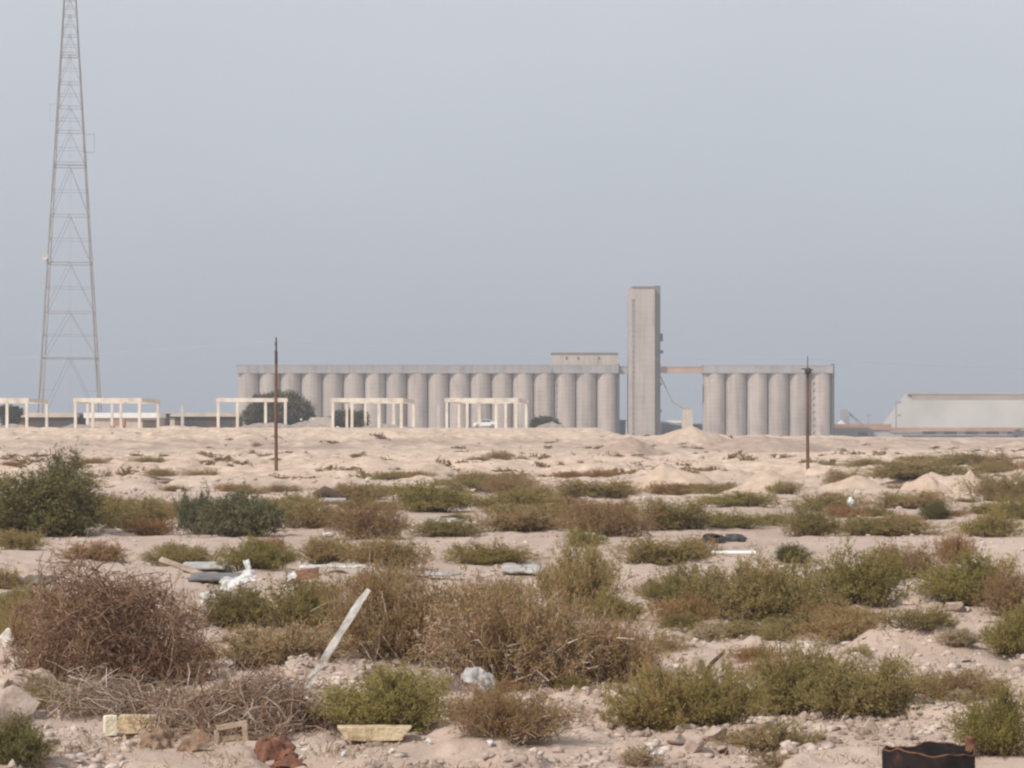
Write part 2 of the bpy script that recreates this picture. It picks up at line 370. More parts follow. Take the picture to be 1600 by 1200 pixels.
def rock_mesh(name, size, seed, sub=2, rough=.35, flat=False):
    bm = bmesh.new(); bmesh.ops.create_icosphere(bm, subdivisions=sub, radius=1)
    rr = np.random.default_rng(seed)
    planes = [(Vector(rr.normal(size=3)).normalized(), rr.uniform(.42, .80)) for _ in range(13)]
    for v in bm.verts:
        c = v.co.copy()
        for nrm, dd in planes:
            e = c.dot(nrm) - dd
            if e > 0: c -= nrm * e
        k = 1 + rough * .25 * float(fbm(np.array([c.x * 3 + c.z * 2 + seed]), np.array([c.y * 3 - c.z]), 3, seed)[0])
        v.co = Vector((c.x * size[0] * k, c.y * size[1] * k, c.z * size[2] * k))
    me = bpy.data.meshes.new(name); bm.to_mesh(me); bm.free()
    return me

def sheet_mesh(name, w, l, nx, ny, amp, seed, thick=.006, curl=0.0, ragged=.0):
    """a thin crumpled sheet with two faces and a rim, lying about z=0"""
    xs, ys = np.meshgrid(np.linspace(-.5, .5, nx), np.linspace(-.5, .5, ny))
    z = fbm(xs * 3 + seed, ys * 3, 4, seed) * amp + curl * (1 - (2 * xs) ** 2)
    rx = xs * w * (1 + ragged * fbm(ys * 5, xs * 0 + seed, 3, seed + 1)); ry = ys * l * (1 + ragged * fbm(xs * 5, ys * 0 + seed, 3, seed + 2))
    top = np.stack([rx, ry, z + thick], -1).reshape(-1, 3); bot = np.stack([rx, ry, z], -1).reshape(-1, 3)
    i = np.arange(nx * ny).reshape(ny, nx)
    q = np.stack([i[:-1, :-1], i[:-1, 1:], i[1:, 1:], i[1:, :-1]], -1).reshape(-1, 4); N = nx * ny
    ring = np.concatenate([i[0, :], i[1:, -1], i[-1, -2::-1], i[-2:0:-1, 0]])
    nxt = np.roll(ring, -1)
    rim = np.stack([ring + N, nxt + N, nxt, ring], -1)
    return np_mesh(name, np.concatenate([top, bot]), np.concatenate([q, q[:, ::-1] + N, rim]), smooth=False)

# ------------------------------------------------------------------ camera, sun, sky
cam = bpy.data.cameras.new('camera'); co = bpy.data.objects.new('camera', cam); COL.objects.link(co)
co.location = (0, 0, CH); co.rotation_euler = (math.radians(90), 0, 0)
cam.sensor_fit = 'HORIZONTAL'; cam.sensor_width = 36; cam.lens = 36 * FPX / 1600
cam.shift_y = (HZ - 600) / 1600
cam.clip_start = .5; cam.clip_end = 20000
SC.camera = co

EL, AZ = math.radians(42), math.radians(225)
to_sun = Vector((math.sin(AZ) * math.cos(EL), math.cos(AZ) * math.cos(EL), math.sin(EL)))
sun = bpy.data.lights.new('sun', 'SUN'); sun.energy = 3.9; sun.angle = math.radians(.9); sun.color = (1, .945, .87)
so = bpy.data.objects.new('sun', sun); COL.objects.link(so)
so.rotation_euler = (-to_sun).to_track_quat('-Z', 'Y').to_euler(); so.location = (-60, -60, 90)

w = bpy.data.worlds.new('World'); SC.world = w; w.use_nodes = True
n, l = w.node_tree.nodes, w.node_tree.links
bg = n['Background']
sky = n.new('ShaderNodeTexSky'); sky.sky_type = 'NISHITA'; sky.sun_disc = False
sky.sun_elevation = EL; sky.sun_rotation = AZ; sky.air_density = 1.0; sky.dust_density = 3.0; sky.ozone_density = 2.0
tc = n.new('ShaderNodeTexCoord'); sp = n.new('ShaderNodeSeparateXYZ'); l.new(tc.outputs['Generated'], sp.inputs[0])
# dust veil over the clear sky: grey lilac low down, paler higher up
rp = ramp(n, [(.0, (4.8, 5.2, 6.2)), (.06, (5.95, 6.3, 7.1)), (.17, (7.3, 7.5, 8.0)), (.5, (6.6, 6.9, 7.4))])
l.new(sp.outputs['Z'], rp.inputs['Fac'])
no = n.new('ShaderNodeTexNoise'); no.inputs['Scale'].default_value = 7; no.inputs['Detail'].default_value = 5
mp = n.new('ShaderNodeMapping'); mp.inputs['Scale'].default_value = (1, 1, 2.6); l.new(tc.outputs['Generated'], mp.inputs[0]); l.new(mp.outputs[0], no.inputs['Vector'])
mr = n.new('ShaderNodeMapRange'); mr.inputs['To Min'].default_value = .945; mr.inputs['To Max'].default_value = 1.06; l.new(no.outputs['Fac'], mr.inputs['Value'])
ml = n.new('ShaderNodeVectorMath'); ml.operation = 'SCALE'; l.new(rp.outputs[0], ml.inputs[0]); l.new(mr.outputs[0], ml.inputs['Scale'])
mx = n.new('ShaderNodeMix'); mx.data_type = 'RGBA'; mx.inputs[0].default_value = .82
l.new(sky.outputs[0], mx.inputs[6]); l.new(ml.outputs[0], mx.inputs[7]); l.new(mx.outputs[2], bg.inputs['Color'])
bg.inputs['Strength'].default_value = .098

SC.view_settings.view_transform = 'Standard'; SC.view_settings.look = 'None'
SC.view_settings.exposure = 0; SC.view_settings.gamma = 1
SC.cycles.filter_width = 2.3
SC.cycles.use_denoising = True
SC.cycles.volume_bounces = 0
SC.cycles.max_bounces = 6; SC.cycles.diffuse_bounces = 3; SC.cycles.transmission_bounces = 3

# ------------------------------------------------------------------ ground
rows = np.concatenate([np.linspace(-8, 13, 18), 1 / np.linspace(1 / 14., 1 / 150., 560), np.arange(150.5, 420, .75), np.linspace(422, 760, 60), np.geomspace(790, 9000, 26)])
un = np.concatenate([-np.geomspace(4, .25, 26), np.linspace(-.24, .24, 600), np.geomspace(.25, 4, 26)])
gx = un[None, :] * (rows[:, None] + 12); gy = np.repeat(rows[:, None], len(un), 1)
gzv = G(gx, gy)
idx = np.arange(gx.size).reshape(gx.shape)
q = np.stack([idx[:-1, :-1], idx[:-1, 1:], idx[1:, 1:], idx[1:, :-1]], -1).reshape(-1, 4)
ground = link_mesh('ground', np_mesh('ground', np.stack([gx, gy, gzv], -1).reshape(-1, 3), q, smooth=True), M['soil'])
tag(ground, 'pale sandy desert ground rising to an earth bank', 'ground', kind='structure')

# ------------------------------------------------------------------ haze
hz = MB(); hz.box((-1400, -40, -6), (1400, 2600, 112))
hm, nt, hn, hl, hb = new_mat('haze_air'); hn.remove(hb)
pv = hn.new('ShaderNodeVolumePrincipled'); pv.inputs['Color'].default_value = (.86, .90, .96, 1); pv.inputs['Density'].default_value = .00042
pv.inputs['Anisotropy'].default_value = .1
hl.new(pv.outputs[0], hn['Material Output'].inputs['Volume'])
tag(hz.build('haze', hm), kind='stuff')

# ------------------------------------------------------------------ plants
def tri_tubes(paths, radii):
    """paths (N,K,3): three-sided tapering stems"""
    N, K, _ = paths.shape
    d = np.gradient(paths, axis=1); d /= np.linalg.norm(d, axis=2, keepdims=True) + 1e-9
    a = np.cross(d, np.array([.31, .77, .2])); a /= np.linalg.norm(a, axis=2, keepdims=True) + 1e-9
    b = np.cross(d, a)
    ang = np.arange(3) * 2.0944
    ring = paths[:, :, None, :] + (a[:, :, None, :] * np.cos(ang)[None, None, :, None] + b[:, :, None, :] * np.sin(ang)[None, None, :, None]) * radii[:, :, None, None]
    v = ring.reshape(-1, 3)
    i = np.arange(N * K * 3).reshape(N, K, 3)
    f = np.stack([i[:, :-1], np.roll(i, -1, 2)[:, :-1], np.roll(i, -1, 2)[:, 1:], i[:, 1:]], -1).reshape(-1, 4)
    return v, f

def blades(pos, dirn, L, W, rng):
    N = len(pos)
    dirn = dirn / (np.linalg.norm(dirn, axis=1, keepdims=True) + 1e-9)
    s = np.cross(dirn, rng.normal(size=(N, 3))); s /= np.linalg.norm(s, axis=1, keepdims=True) + 1e-9
    L = L[:, None]; W = W[:, None]
    a = pos - s * W * .35; b = pos + s * W * .35
    mid = pos + dirn * L * .5
    c = pos + dirn * L + s * W * .12; d = pos + dirn * L - s * W * .12
    v = np.stack([a, b, mid + s * W * .5, c, d, mid - s * W * .5], 1).reshape(-1, 3)
    i = np.arange(N)[:, None] * 6
    f = np.concatenate([i + np.array([[0, 1, 2, 5]]), i + np.array([[5, 2, 3, 4]])], 0)
    return v, f

def make_shrub(seed, w, h, dep=None, lobes=5, stems=70, nleaf=7000, L=.05, W=.011, erect=.6, spread=.5, tangle=0.0, shell=.55, tipheavy=.35, stem_r=.006):
    """(foliage mesh, stem mesh) of a many-stemmed shrub W wide, H tall, standing on z=0"""
    r = np.random.default_rng(seed)
    dep = dep or w * .9
    lc = np.stack([r.uniform(-.34, .34, lobes) * w, r.uniform(-.3, .3, lobes) * dep, r.uniform(.55, 1., lobes) * h], 1)
    lc[0] = (r.uniform(-.1, .1) * w, 0, h)
    lr = r.uniform(.20, .36, lobes) * w
    k = r.integers(0, lobes, stems)
    root = np.stack([lc[k, 0] * .45 + r.normal(0, .10 * w, stems), lc[k, 1] * .45 + r.normal(0, .1 * dep, stems), np.full(stems, -.03)], 1)
    th = r.uniform(0, 2 * np.pi, stems); ph = np.arccos(r.uniform(.02, 1, stems)); rad = r.uniform(shell, 1.0, stems) ** .6
    tip = np.stack([lc[k, 0] + lr[k] * rad * np.sin(ph) * np.cos(th), lc[k, 1] + lr[k] * rad * np.sin(ph) * np.sin(th),
                    lc[k, 2] * (0.12 + .88 * rad * np.cos(ph) ** .8)], 1)
    tip[:, 2] = np.minimum(tip[:, 2] * r.uniform(.85, 1.1, stems), h * 1.03)
    K = 7; t = np.linspace(0, 1, K)[None, :, None]
    ctrl = root * .55 + tip * .45; ctrl[:, 2] += h * r.uniform(.05, .35, stems) * erect
    path = root[:, None] * (1 - t) ** 2 + 2 * ctrl[:, None] * t * (1 - t) + tip[:, None] * t ** 2
    path += r.normal(0, .018 * w * (1 + 2 * tangle), (stems, K, 3)) * np.minimum(t, .8)
    path[:, :, 2] = np.maximum(path[:, :, 2], -.03)
    rr = stem_r * r.uniform(.6, 1.4, stems)[:, None] * (1.15 - .85 * np.linspace(0, 1, K))[None]
    sv, sf = tri_tubes(path, rr)
    stem_me = np_mesh('stems', sv, sf, r.random(len(sf)))
    # twigs on stems
    nt_ = max(nleaf // 9, 10)
    si = r.integers(0, stems, nt_); tt = r.beta(2.2, 1.2, nt_) * (K - 1.001)
    i0 = tt.astype(int); fr = (tt - i0)[:, None]
    tb = path[si, i0] * (1 - fr) + path[si, i0 + 1] * fr
    sd = path[si, i0 + 1] - path[si, i0]; sd /= np.linalg.norm(sd, axis=1, keepdims=True) + 1e-9
    td = sd * .7 + r.normal(0, .6, (nt_, 3)) + np.array([0, 0, erect * .55]); td /= np.linalg.norm(td, axis=1, keepdims=True)
    tl = r.uniform(.08, .26, nt_) * h
    ti = r.integers(0, nt_, nleaf); u = r.random(nleaf) ** (1 - tipheavy)
    pos = tb[ti] + td[ti] * (tl[ti] * u)[:, None] + r.normal(0, .012 * h, (nleaf, 3))
    dirn = td[ti] * .8 + r.normal(0, .55 + tangle, (nleaf, 3)) + np.array([0, 0, erect * .4])
    ok = (pos[:, 2] > -.01) & (pos[:, 2] < h * 1.08); pos, dirn, ti = pos[ok], dirn[ok], ti[ok]
    N = len(pos)
    tw = r.random(nt_)                                   # colour runs together along a twig
    tint = np.clip(.46 * tw[ti] + .34 * r.random(lobes)[k[si[ti]]] + .2 * r.random(N), 0, 1)
    bv, bf = blades(pos, dirn, L * r.uniform(.5, 1.5, N), W * r.uniform(.6, 1.4, N), r)
    fol = np_mesh('foliage', bv, bf, np.tile(tint, 2))
    return fol, stem_me

def make_tangle(seed, w, h, n, L0, L1, r0, nleaf, L, W):
    """a domed heap of dead twigs: curved runs laid round inside a half dome, with finer bits on them"""
    r = np.random.default_rng(seed)
    v = r.normal(size=(n, 3)); v /= np.linalg.norm(v, axis=1, keepdims=True); v[:, 2] = np.abs(v[:, 2])
    rad = r.uniform(.15, 1, n) ** .45
    lump = 1 + .16 * np.sin(v[:, 0] * 5 + seed) + .12 * np.sin(v[:, 1] * 7 + 2 * seed)
    c = v * (rad * lump)[:, None] * np.array([w / 2, w / 2, h])
    c[:, 2] *= 1 - .38 * np.hypot(v[:, 0], v[:, 1]) ** 2 * rad
    tg = np.cross(v, r.normal(size=(n, 3))); tg /= np.linalg.norm(tg, axis=1, keepdims=True) + 1e-9
    tg = tg + v * r.normal(0, .6, (n, 1)); K = 6
    t = np.linspace(-.5, .5, K)[None, :, None]; ln = r.uniform(L0, L1, n)[:, None, None]
    path = c[:, None] + tg[:, None] * t * ln - v[:, None] * (t ** 2) * ln * r.uniform(.2, 1.2, n)[:, None, None] + r.normal(0, .012, (n, K, 3))
    path[:, :, 2] = np.maximum(path[:, :, 2], -.02)
    sv, sf = tri_tubes(path, r0 * r.uniform(.5, 1.5, n)[:, None] * np.array([.7, 1, 1, 1, .8, .5])[None])
    tn = np.repeat(r.random(n), (K - 1) * 3)
    stem_me = np_mesh('stems', sv, sf, np.clip(tn * .8 + .2 * r.random(len(sf)), 0, 1))
    ti = r.integers(0, n, nleaf); k = r.integers(0, K - 1, nleaf); f = r.random(nleaf)[:, None]
    pos = path[ti, k] * (1 - f) + path[ti, k + 1] * f + r.normal(0, .012, (nleaf, 3))
    dirn = tg[ti] * r.choice([-1, 1], nleaf)[:, None] + r.normal(0, .8, (nleaf, 3))
    ok = pos[:, 2] > -.01; pos, dirn, ti = pos[ok], dirn[ok], ti[ok]; N = len(pos)
    bv, bf = blades(pos, dirn, L * r.uniform(.4, 1.6, N), W * r.uniform(.6, 1.5, N), r)
    return np_mesh('foliage', bv, bf, np.tile(np.clip(.6 * r.random(n)[ti] + .4 * r.random(N), 0, 1), 2)), stem_me

PROTO = {}
def proto(key, kind, count, **kw):
    PROTO[key] = []
    for i in range(count):
        f, s = make_tangle(hash_seed(key) + i * 101, **kw) if key in ('dead', 'grey') else make_shrub(hash_seed(key) + i * 101, **kw)
        f.materials.append(LEAF[kind]); s.materials.append(LEAF['dead'] if kind in ('dead', 'grey', 'brown') else M['bark'])
        v = np.empty(len(f.vertices) * 3, np.float32); f.vertices.foreach_get('co', v); v = v.reshape(-1, 3)
        PROTO[key].append((f, s, float(np.percentile(v[:, 0], 98) - np.percentile(v[:, 0], 2)), float(np.percentile(v[:, 2], 98))))
def hash_seed(s): return sum(ord(c) * (i + 3) for i, c in enumerate(s)) * 7 % 9973
proto('green', 'green', 3, w=1.5, h=.75, nleaf=26000, L=.030, W=.0080, stems=150, lobes=8)
proto('mixed', 'mixed', 4, w=1.6, h=.75, nleaf=25000, L=.030, W=.0075, stems=170, lobes=8)
proto('brown', 'brown', 3, w=1.8, h=.8, nleaf=27000, L=.032, W=.0070, stems=260, lobes=9, tangle=.3)
proto('dead', 'dead', 2, w=2.0, h=1.2, n=2600, L0=.12, L1=.6, r0=.0034, nleaf=30000, L=.045, W=.0065)
proto('grey', 'grey', 2, w=1.7, h=.5, n=1300, L0=.2, L1=.6, r0=.004, nleaf=7000, L=.05, W=.0055)
proto('dark', 'dark', 2, w=2.6, h=2.0, nleaf=40000, L=.065, W=.018, stems=170, lobes=13, erect=.3, tangle=.25, stem_r=.012)
proto('bluish', 'bluish', 2, w=2.6, h=1.2, nleaf=30000, L=.065, W=.016, stems=140, lobes=10, erect=.6, stem_r=.010)
proto('rust', 'rust', 2, w=1.4, h=.6, nleaf=14000, L=.035, W=.0075, stems=160, lobes=6, tangle=.2)
proto('sparse', 'mixed', 2, w=1.4, h=.5, nleaf=8000, L=.035, W=.007, stems=150, lobes=7, tangle=.3)
proto('tuft', 'straw', 2, w=.7, h=.4, nleaf=2600, L=.09, W=.007, stems=70, lobes=3, erect=1.0)

_count = {}
def shrub(key, cx, base, wpx, hpx, label, group=None, parts=True, pos=None, name=None, cat='shrub', rz=None, depk=.75):
    p = pos or hit(cx, base)
    d = p.y
    lst = PROTO[key]; i = _count.get(key, 0); _count[key] = i + 1
    f, s, w0, h0 = lst[i % len(lst)]
    sx = wpx / FPX * d / w0 * .92; sz = hpx / FPX * d / h0 * .95
    if pos is None:
        dy = .36 * wpx / FPX * d * depk
        p = Vector((p.x * (d + dy) / d, d + dy, 0)); sx *= (d + dy) / d; sz *= (d + dy) / d
    nm = name or {'dead': 'dead_bush', 'grey': 'dead_bush', 'dark': 'tamarisk_bush', 'bluish': 'tamarisk_bush', 'tuft': 'grass_tuft'}.get(key, 'desert_shrub')
    yaw = rz if rz is not None else random.choice([0, math.pi]) + random.uniform(-.45, .45)
    zz = gz(p.x, p.y) - .02
    if parts:
        e = empty(nm, (p.x, p.y, zz), label, cat, group, yaw); e.scale = (sx, sx * depk, sz)
        link_mesh('foliage', f, None, e); link_mesh('stems', s, None, e)
        return e
    o = link_mesh(nm, f, None, None, (p.x, p.y, zz), (0, 0, yaw)); o.scale = (sx, sx * depk, sz)
    return tag(o, label, cat, group)

SH = [
 # foreground
 ('dead', 165, 1080, 300, 184, 'largest domed tangle of dead brown twigs beside the debris in front'),
 ('grey', 390, 1150, 270, 85, 'low grey heap of dead twigs between the brown dome bush and the leaning plank'),
 ('grey', 170, 1120, 260, 60, 'pale dead twigs spilling in front of the big brown dome bush'),
 ('mixed', 368, 985, 125, 66, 'olive shrub just below the crumpled white plastic'),
 ('mixed', 470, 985, 150, 78, 'loose olive shrub behind the top of the leaning plank'),
 ('mixed', 425, 1046, 190, 66, 'spreading olive shrub at the foot of the leaning plank'),
 ('brown', 640, 1045, 230, 150, 'broad rusty brown shrub to the side of the leaning plank'),
 ('brown', 800, 1078, 310, 158, 'widest rusty brown shrub in the middle of the foreground'),
 ('mixed', 905, 962, 150, 112, 'tall olive brown shrub rising behind the wide rusty brown one'),
 ('mixed', 705, 1040, 170, 110, 'olive patch growing through the rusty brown shrubs of the foreground'),
 ('brown', 880, 1060, 150, 95, 'dark brown scrub filling the gap beside the widest rusty brown shrub'),
 ('brown', 975, 1075, 130, 100, 'tan brown shrub with dark base above the small white block'),
 ('green', 645, 1150, 230, 96, 'olive green shrub right behind the yellowed foam slab'),
 ('brown', 785, 1164, 190, 82, 'dusty brown shrub with grey stems next to the foam slab shrub'),
 ('green', 1035, 1148, 175, 100, 'brightest green shrub in the foreground past the small white block'),
 ('green', 1125, 1138, 150, 98, 'rounded green shrub under the slanted dark stick'),
 ('mixed', 1240, 1120, 180, 110, 'olive shrub in front of the pale concrete lump'),
 ('mixed', 1350, 1128, 180, 92, 'brownish olive shrub behind the charred drum'),
 ('sparse', 1215, 1180, 160, 44, 'thin low shrub among stones near the bottom edge'),
 ('green', 1592, 1185, 130, 105, 'green shrub standing beside the charred drum'),
 ('green', 1592, 1030, 140, 76, 'green shrub at the frame edge beyond the rubble'),
 ('mixed', 1085, 960, 150, 76, 'olive shrub with dark feet at the end of a row of three'),
 ('mixed', 1205, 975, 190, 96, 'olive shrub with bare branches, middle of a row of three'),
 ('green', 1330, 952, 165, 88, 'darker green domed shrub, last in a row of three'),
 ('green', 1545, 952, 150, 76, 'olive green shrub above the pale rubble'),
 ('brown', 1595, 965, 110, 80, 'brown shrub overlapping the olive one above the rubble'),
 ('brown', 1430, 905, 130, 52, 'scraggy brown shrub beside the dirt track'),
 ('rust', 1490, 882, 60, 46, 'small upright reddish shrub by the dirt track'),
 ('dark', 12, 1196, 110, 74, 'dark green bush cut by the bottom corner'),
 ('mixed', 2, 921, 90, 36, 'low olive shrub at the frame edge past the grey sheet'),
 ('brown', 1500, 1100, 170, 46, 'low reddish brown scrub between the rubble and the drum'),
 ('sparse', 1440, 1005, 130, 36, 'thin brown scrub growing on the pale rubble'),
 ('sparse', 1250, 1000, 180, 36, 'sparse straw coloured scrub below the row of three shrubs'),
 ('sparse', 1130, 1000, 150, 30, 'sparse scrub round the bare forked branch'),
 # strip between the track and the slabs
 ('mixed', 1040, 884, 150, 40, 'low olive shrub in front of the white pipe'),
 ('dark', 1240, 880, 52, 28, 'small dark green bush beyond the white pipe'),
 ('green', 408, 890, 130, 46, 'rounded olive green shrub above the white plastic'),
 ('mixed', 285, 885, 120, 36, 'yellow olive shrub above the dark flat sheet'),
 ('rust', 165, 876, 115, 30, 'rusty scrub strip under the dark tamarisk'),
 ('mixed', 512, 882, 95, 40, 'small olive shrub over the pale plank on the ground'),
 ('mixed', 610, 888, 125, 48, 'olive shrub by the short upright splinter'),
 ('green', 770, 885, 140, 34, 'flat green shrub in the bare strip'),
 # belt beyond the track
 ('bluish', 320, 836, 90, 62, 'blue green bush with dark base beyond the dirt track'),
 ('bluish', 385, 838, 125, 64, 'wider blue green bush beside the smaller one'),
 ('mixed', 205, 826, 120, 48, 'olive shrub between the dark tamarisk and the blue green bush'),
 ('rust', 235, 838, 79, 30, 'red brown shrub at the edge of the dirt track'),
 ('mixed', 480, 828, 131, 44, 'olive shrub next to the wide blue green bush'),
 ('brown', 590, 842, 125, 58, 'tall brownish shrub at the track edge above the splinter'),
 ('green', 650, 800, 141, 44, 'olive green shrub behind the pale flat board'),
 ('mixed', 700, 840, 122, 28, 'low shrub in front of the pale flat board'),
 ('green', 800, 800, 141, 36, 'olive green shrub beyond the flat pale board'),
 ('mixed', 830, 832, 160, 42, 'broad olive shrub beside the white boulder'),
 ('brown', 960, 838, 150, 58, 'brown shrub right behind the white boulder'),
 ('mixed', 1055, 828, 130, 46, 'brown olive shrub behind the dark refuse'),
 ('green', 1145, 826, 112, 27, 'low green shrub beyond the dark refuse'),
 ('mixed', 1265, 838, 100, 48, 'olive shrub in front of the pale teal canister'),
 ('mixed', 1380, 838, 178, 32, 'long low olive shrub along the track'),
 ('green', 1180, 792, 131, 22, 'flat green shrub below the sand heaps'),
 ('mixed', 1290, 800, 112, 27, 'olive shrub on the near side of the teal canister'),
 ('mixed', 1420, 795, 122, 28, 'olive shrub past the teal canister'),
 ('green', 1545, 840, 103, 40, 'green shrub at the track end near the frame edge'),
 ('dark', 1466, 812, 52, 28, 'small dark green bush among pale earth'),
 ('mixed', 1570, 782, 122, 40, 'olive shrub under the pale earth heaps'),
 ('green', 1592, 812, 75, 35, 'green shrub at the frame edge under the olive one'),
 ('mixed', 1440, 742, 178, 27, 'wide olive cover behind the pale earth heaps'),
 ('mixed', 1525, 726, 141, 24, 'olive cover at the crest of the far bank'),
 ('mixed', 1190, 757, 35, 16, 'round brown shrub on the smaller sand heap'),
 ('mixed', 1225, 772, 60, 19, 'olive shrub at the skirt of the smaller sand heap'),
 ('mixed', 560, 782, 112, 25, 'olive shrub beside the dark brown log'),
 ('green', 470, 800, 103, 27, 'olive shrub before the dark brown log'),
 ('mixed', 760, 772, 141, 22, 'thin olive shrub in front of the pale flats'),
 ('mixed', 930, 778, 150, 27, 'olive brown shrub beside the larger sand heap'),
]
for (k, cx, b, wp, hp, lab) in SH:
    shrub(k, cx, b, wp, hp, lab)
# the tall tamarisk: two crowns joined
shrub('dark', 50, 838, 185, 98, 'broad dark tamarisk bush at the frame edge beyond the track')
shrub('dark', 104, 836, 72, 118, 'tallest dark tamarisk bush, a narrow crown over the broad one', depk=1.2)

# unlabelled-by-eye scatter: small shrubs in the belts
def scatter(n, d0, d1, keys, w0, w1, hr, label, group, name='desert_shrub', u0=-.225, u1=.225, dens=None, avoid=()):
    k = 0; tries = 0
    while k < n and tries < n * 60:
        tries += 1
        d = 1 / random.uniform(1 / d1, 1 / d0); u = random.uniform(u0, u1)
        x = u * d; px = u * FPX + 800
        if abs(d - 68) < 4.5 or abs(d - 51.5) < 2.2: continue
        if dens is not None and fbm(np.array([x / 7.]), np.array([d / 12.]), 2, 77)[0] < dens: continue
        if any(a <= px <= b and c <= d <= e for a, b, c, e in avoid): continue
        wd = random.uniform(w0, w1); hd = wd * random.uniform(*hr)
        z = gz(x, d)
        shrub(random.choice(keys), 0, 0, wd / d * FPX, hd / d * FPX, label, group, parts=False, pos=Vector((x, d, z)), name=name)
        k += 1
heap_avoid = [(985, 1240, 82, 124)]
scatter(44, 76, 112, ['mixed', 'brown', 'green', 'brown', 'mixed', 'rust'], .6, 1.8, (.2, .36), 'low olive or brown shrub filling the scrub belt beyond the dirt track', 'shrubs of the scrub belt', dens=-.15, avoid=heap_avoid)
scatter(14, 76, 96, ['mixed', 'green', 'brown'], .9, 2.0, (.2, .32), 'low olive or brown shrub filling the scrub belt beyond the dirt track', 'shrubs of the scrub belt', u0=-.17, u1=.06)
scatter(78, 116, 240, ['mixed', 'brown', 'mixed', 'rust'], .9, 2.8, (.16, .3), 'small brownish shrub dotting the pale flats before the bank', 'shrubs on the pale flats', dens=-.05)
def far_tufts(n):
    """tiny tufts of the bank and the far flats, past counting: one mesh"""
    r = np.random.default_rng(17); V, F, T = [], [], []; o = 0; k = 0
    low = [make_shrub(900 + q, 1.6, .5, nleaf=1300, L=.07, W=.024, stems=40, lobes=5)[0] for q in range(5)]
    arr = []
    for me in low:
        v = np.empty(len(me.vertices) * 3, np.float32); me.vertices.foreach_get('co', v)
        f = np.empty(len(me.polygons) * 4, np.int32); me.polygons.foreach_get('vertices', f)
        t = np.empty(len(me.polygons), np.float32); me.attributes['tint'].data.foreach_get('value', t)
        arr.append((v.reshape(-1, 3), f.reshape(-1, 4), t)); bpy.data.meshes.remove(me)
    while k < n:
        d = r.uniform(150, 338); u = r.uniform(-.225, .225); x = u * d
        if fbm(np.array([x / 9.]), np.array([d / 11.]), 3, 177)[0] < (.10 if d > 270 else .02): continue
        v, f, t = arr[k % 5]; a = r.uniform(0, 6.28); sc = r.uniform(.35, 1.5) * (1.1 if d < 270 else .95)
        p = v * np.array([sc * 1.15, sc, sc * r.uniform(.45, .95)])
        q = np.stack([p[:, 0] * math.cos(a) - p[:, 1] * math.sin(a) + x, p[:, 0] * math.sin(a) + p[:, 1] * math.cos(a) + d, p[:, 2]], 1)
        q[:, 2] += G(q[:, 0], q[:, 1]) - .03
        V.append(q); F.append(f + o); o += len(q); T.append(np.clip(t * .4 + r.uniform(.1, .6), 0, 1)); k += 1
    tag(link_mesh('scrub_tufts', np_mesh('scrub_tufts', np.concatenate(V), np.concatenate(F), np.concatenate(T)), LEAF['brown']), 'countless small brown and olive tufts on the bank and far flats', 'scrub', kind='stuff')
far_tufts(300)
scatter(40, 34, 66, ['sparse', 'rust', 'mixed', 'brown', 'green'], .45, 1.3, (.3, .45), 'small straggling shrub on the bare ground near the slabs', 'straggling shrubs near the slabs', dens=-.2)
scatter(26, 22, 36, ['tuft', 'sparse', 'tuft'], .22, .5, (.4, .6), 'dry straw tuft among the stones in front', 'dry tufts in front', name='grass_tuft', avoid=[(140, 500, 0, 26.5), (1360, 1540, 0, 24), (510, 660, 0, 26)])
scatter(34, 125, 240, ['mixed', 'brown', 'mixed'], 1.2, 3., (.22, .4), 'olive shrub of the far scrub patch near the second pole', 'shrubs of the far scrub patch', u0=.12, u1=.225)

scatter(16, 24.5, 34, ['sparse', 'brown', 'grey', 'rust'], .4, .9, (.25, .4), 'low scraggy shrub between the stones of the front rubble', 'scraggy shrubs in the front rubble', avoid=[(140, 660, 0, 27), (930, 1000, 0, 30), (1360, 1540, 0, 25)])

# ground cover nobody could count: straw and litter
r = np.random.default_rng(5)
N = 1500
d = 1 / r.uniform(1 / 130, 1 / 20, N); u = r.uniform(-.23, .23, N); cx = u * d
keep = fbm(cx / 2.5, d / 4, 3, 91) > -.05; d, cx = d[keep], cx[keep]
nb = 16
px_ = np.repeat(cx, nb) + r.normal(0, .10, len(cx) * nb); py_ = np.repeat(d, nb) + r.normal(0, .12, len(cx) * nb)
pos = np.stack([px_, py_, G(px_, py_) - .005], 1)
dr = np.stack([r.normal(0, .6, len(pos)), r.normal(0, .6, len(pos)), r.uniform(.3, 1.2, len(pos))], 1)
bv, bf = blades(pos, dr, r.uniform(.03, .11, len(pos)), r.uniform(.004, .010, len(pos)) * (1 + .012 * py_), r)
tag(link_mesh('dry_grass', np_mesh('dry_grass', bv, bf, np.tile(r.random(len(pos)), 2)), LEAF['straw']), 'sparse straw coloured grass and twig litter on the sand', 'grass', kind='stuff')

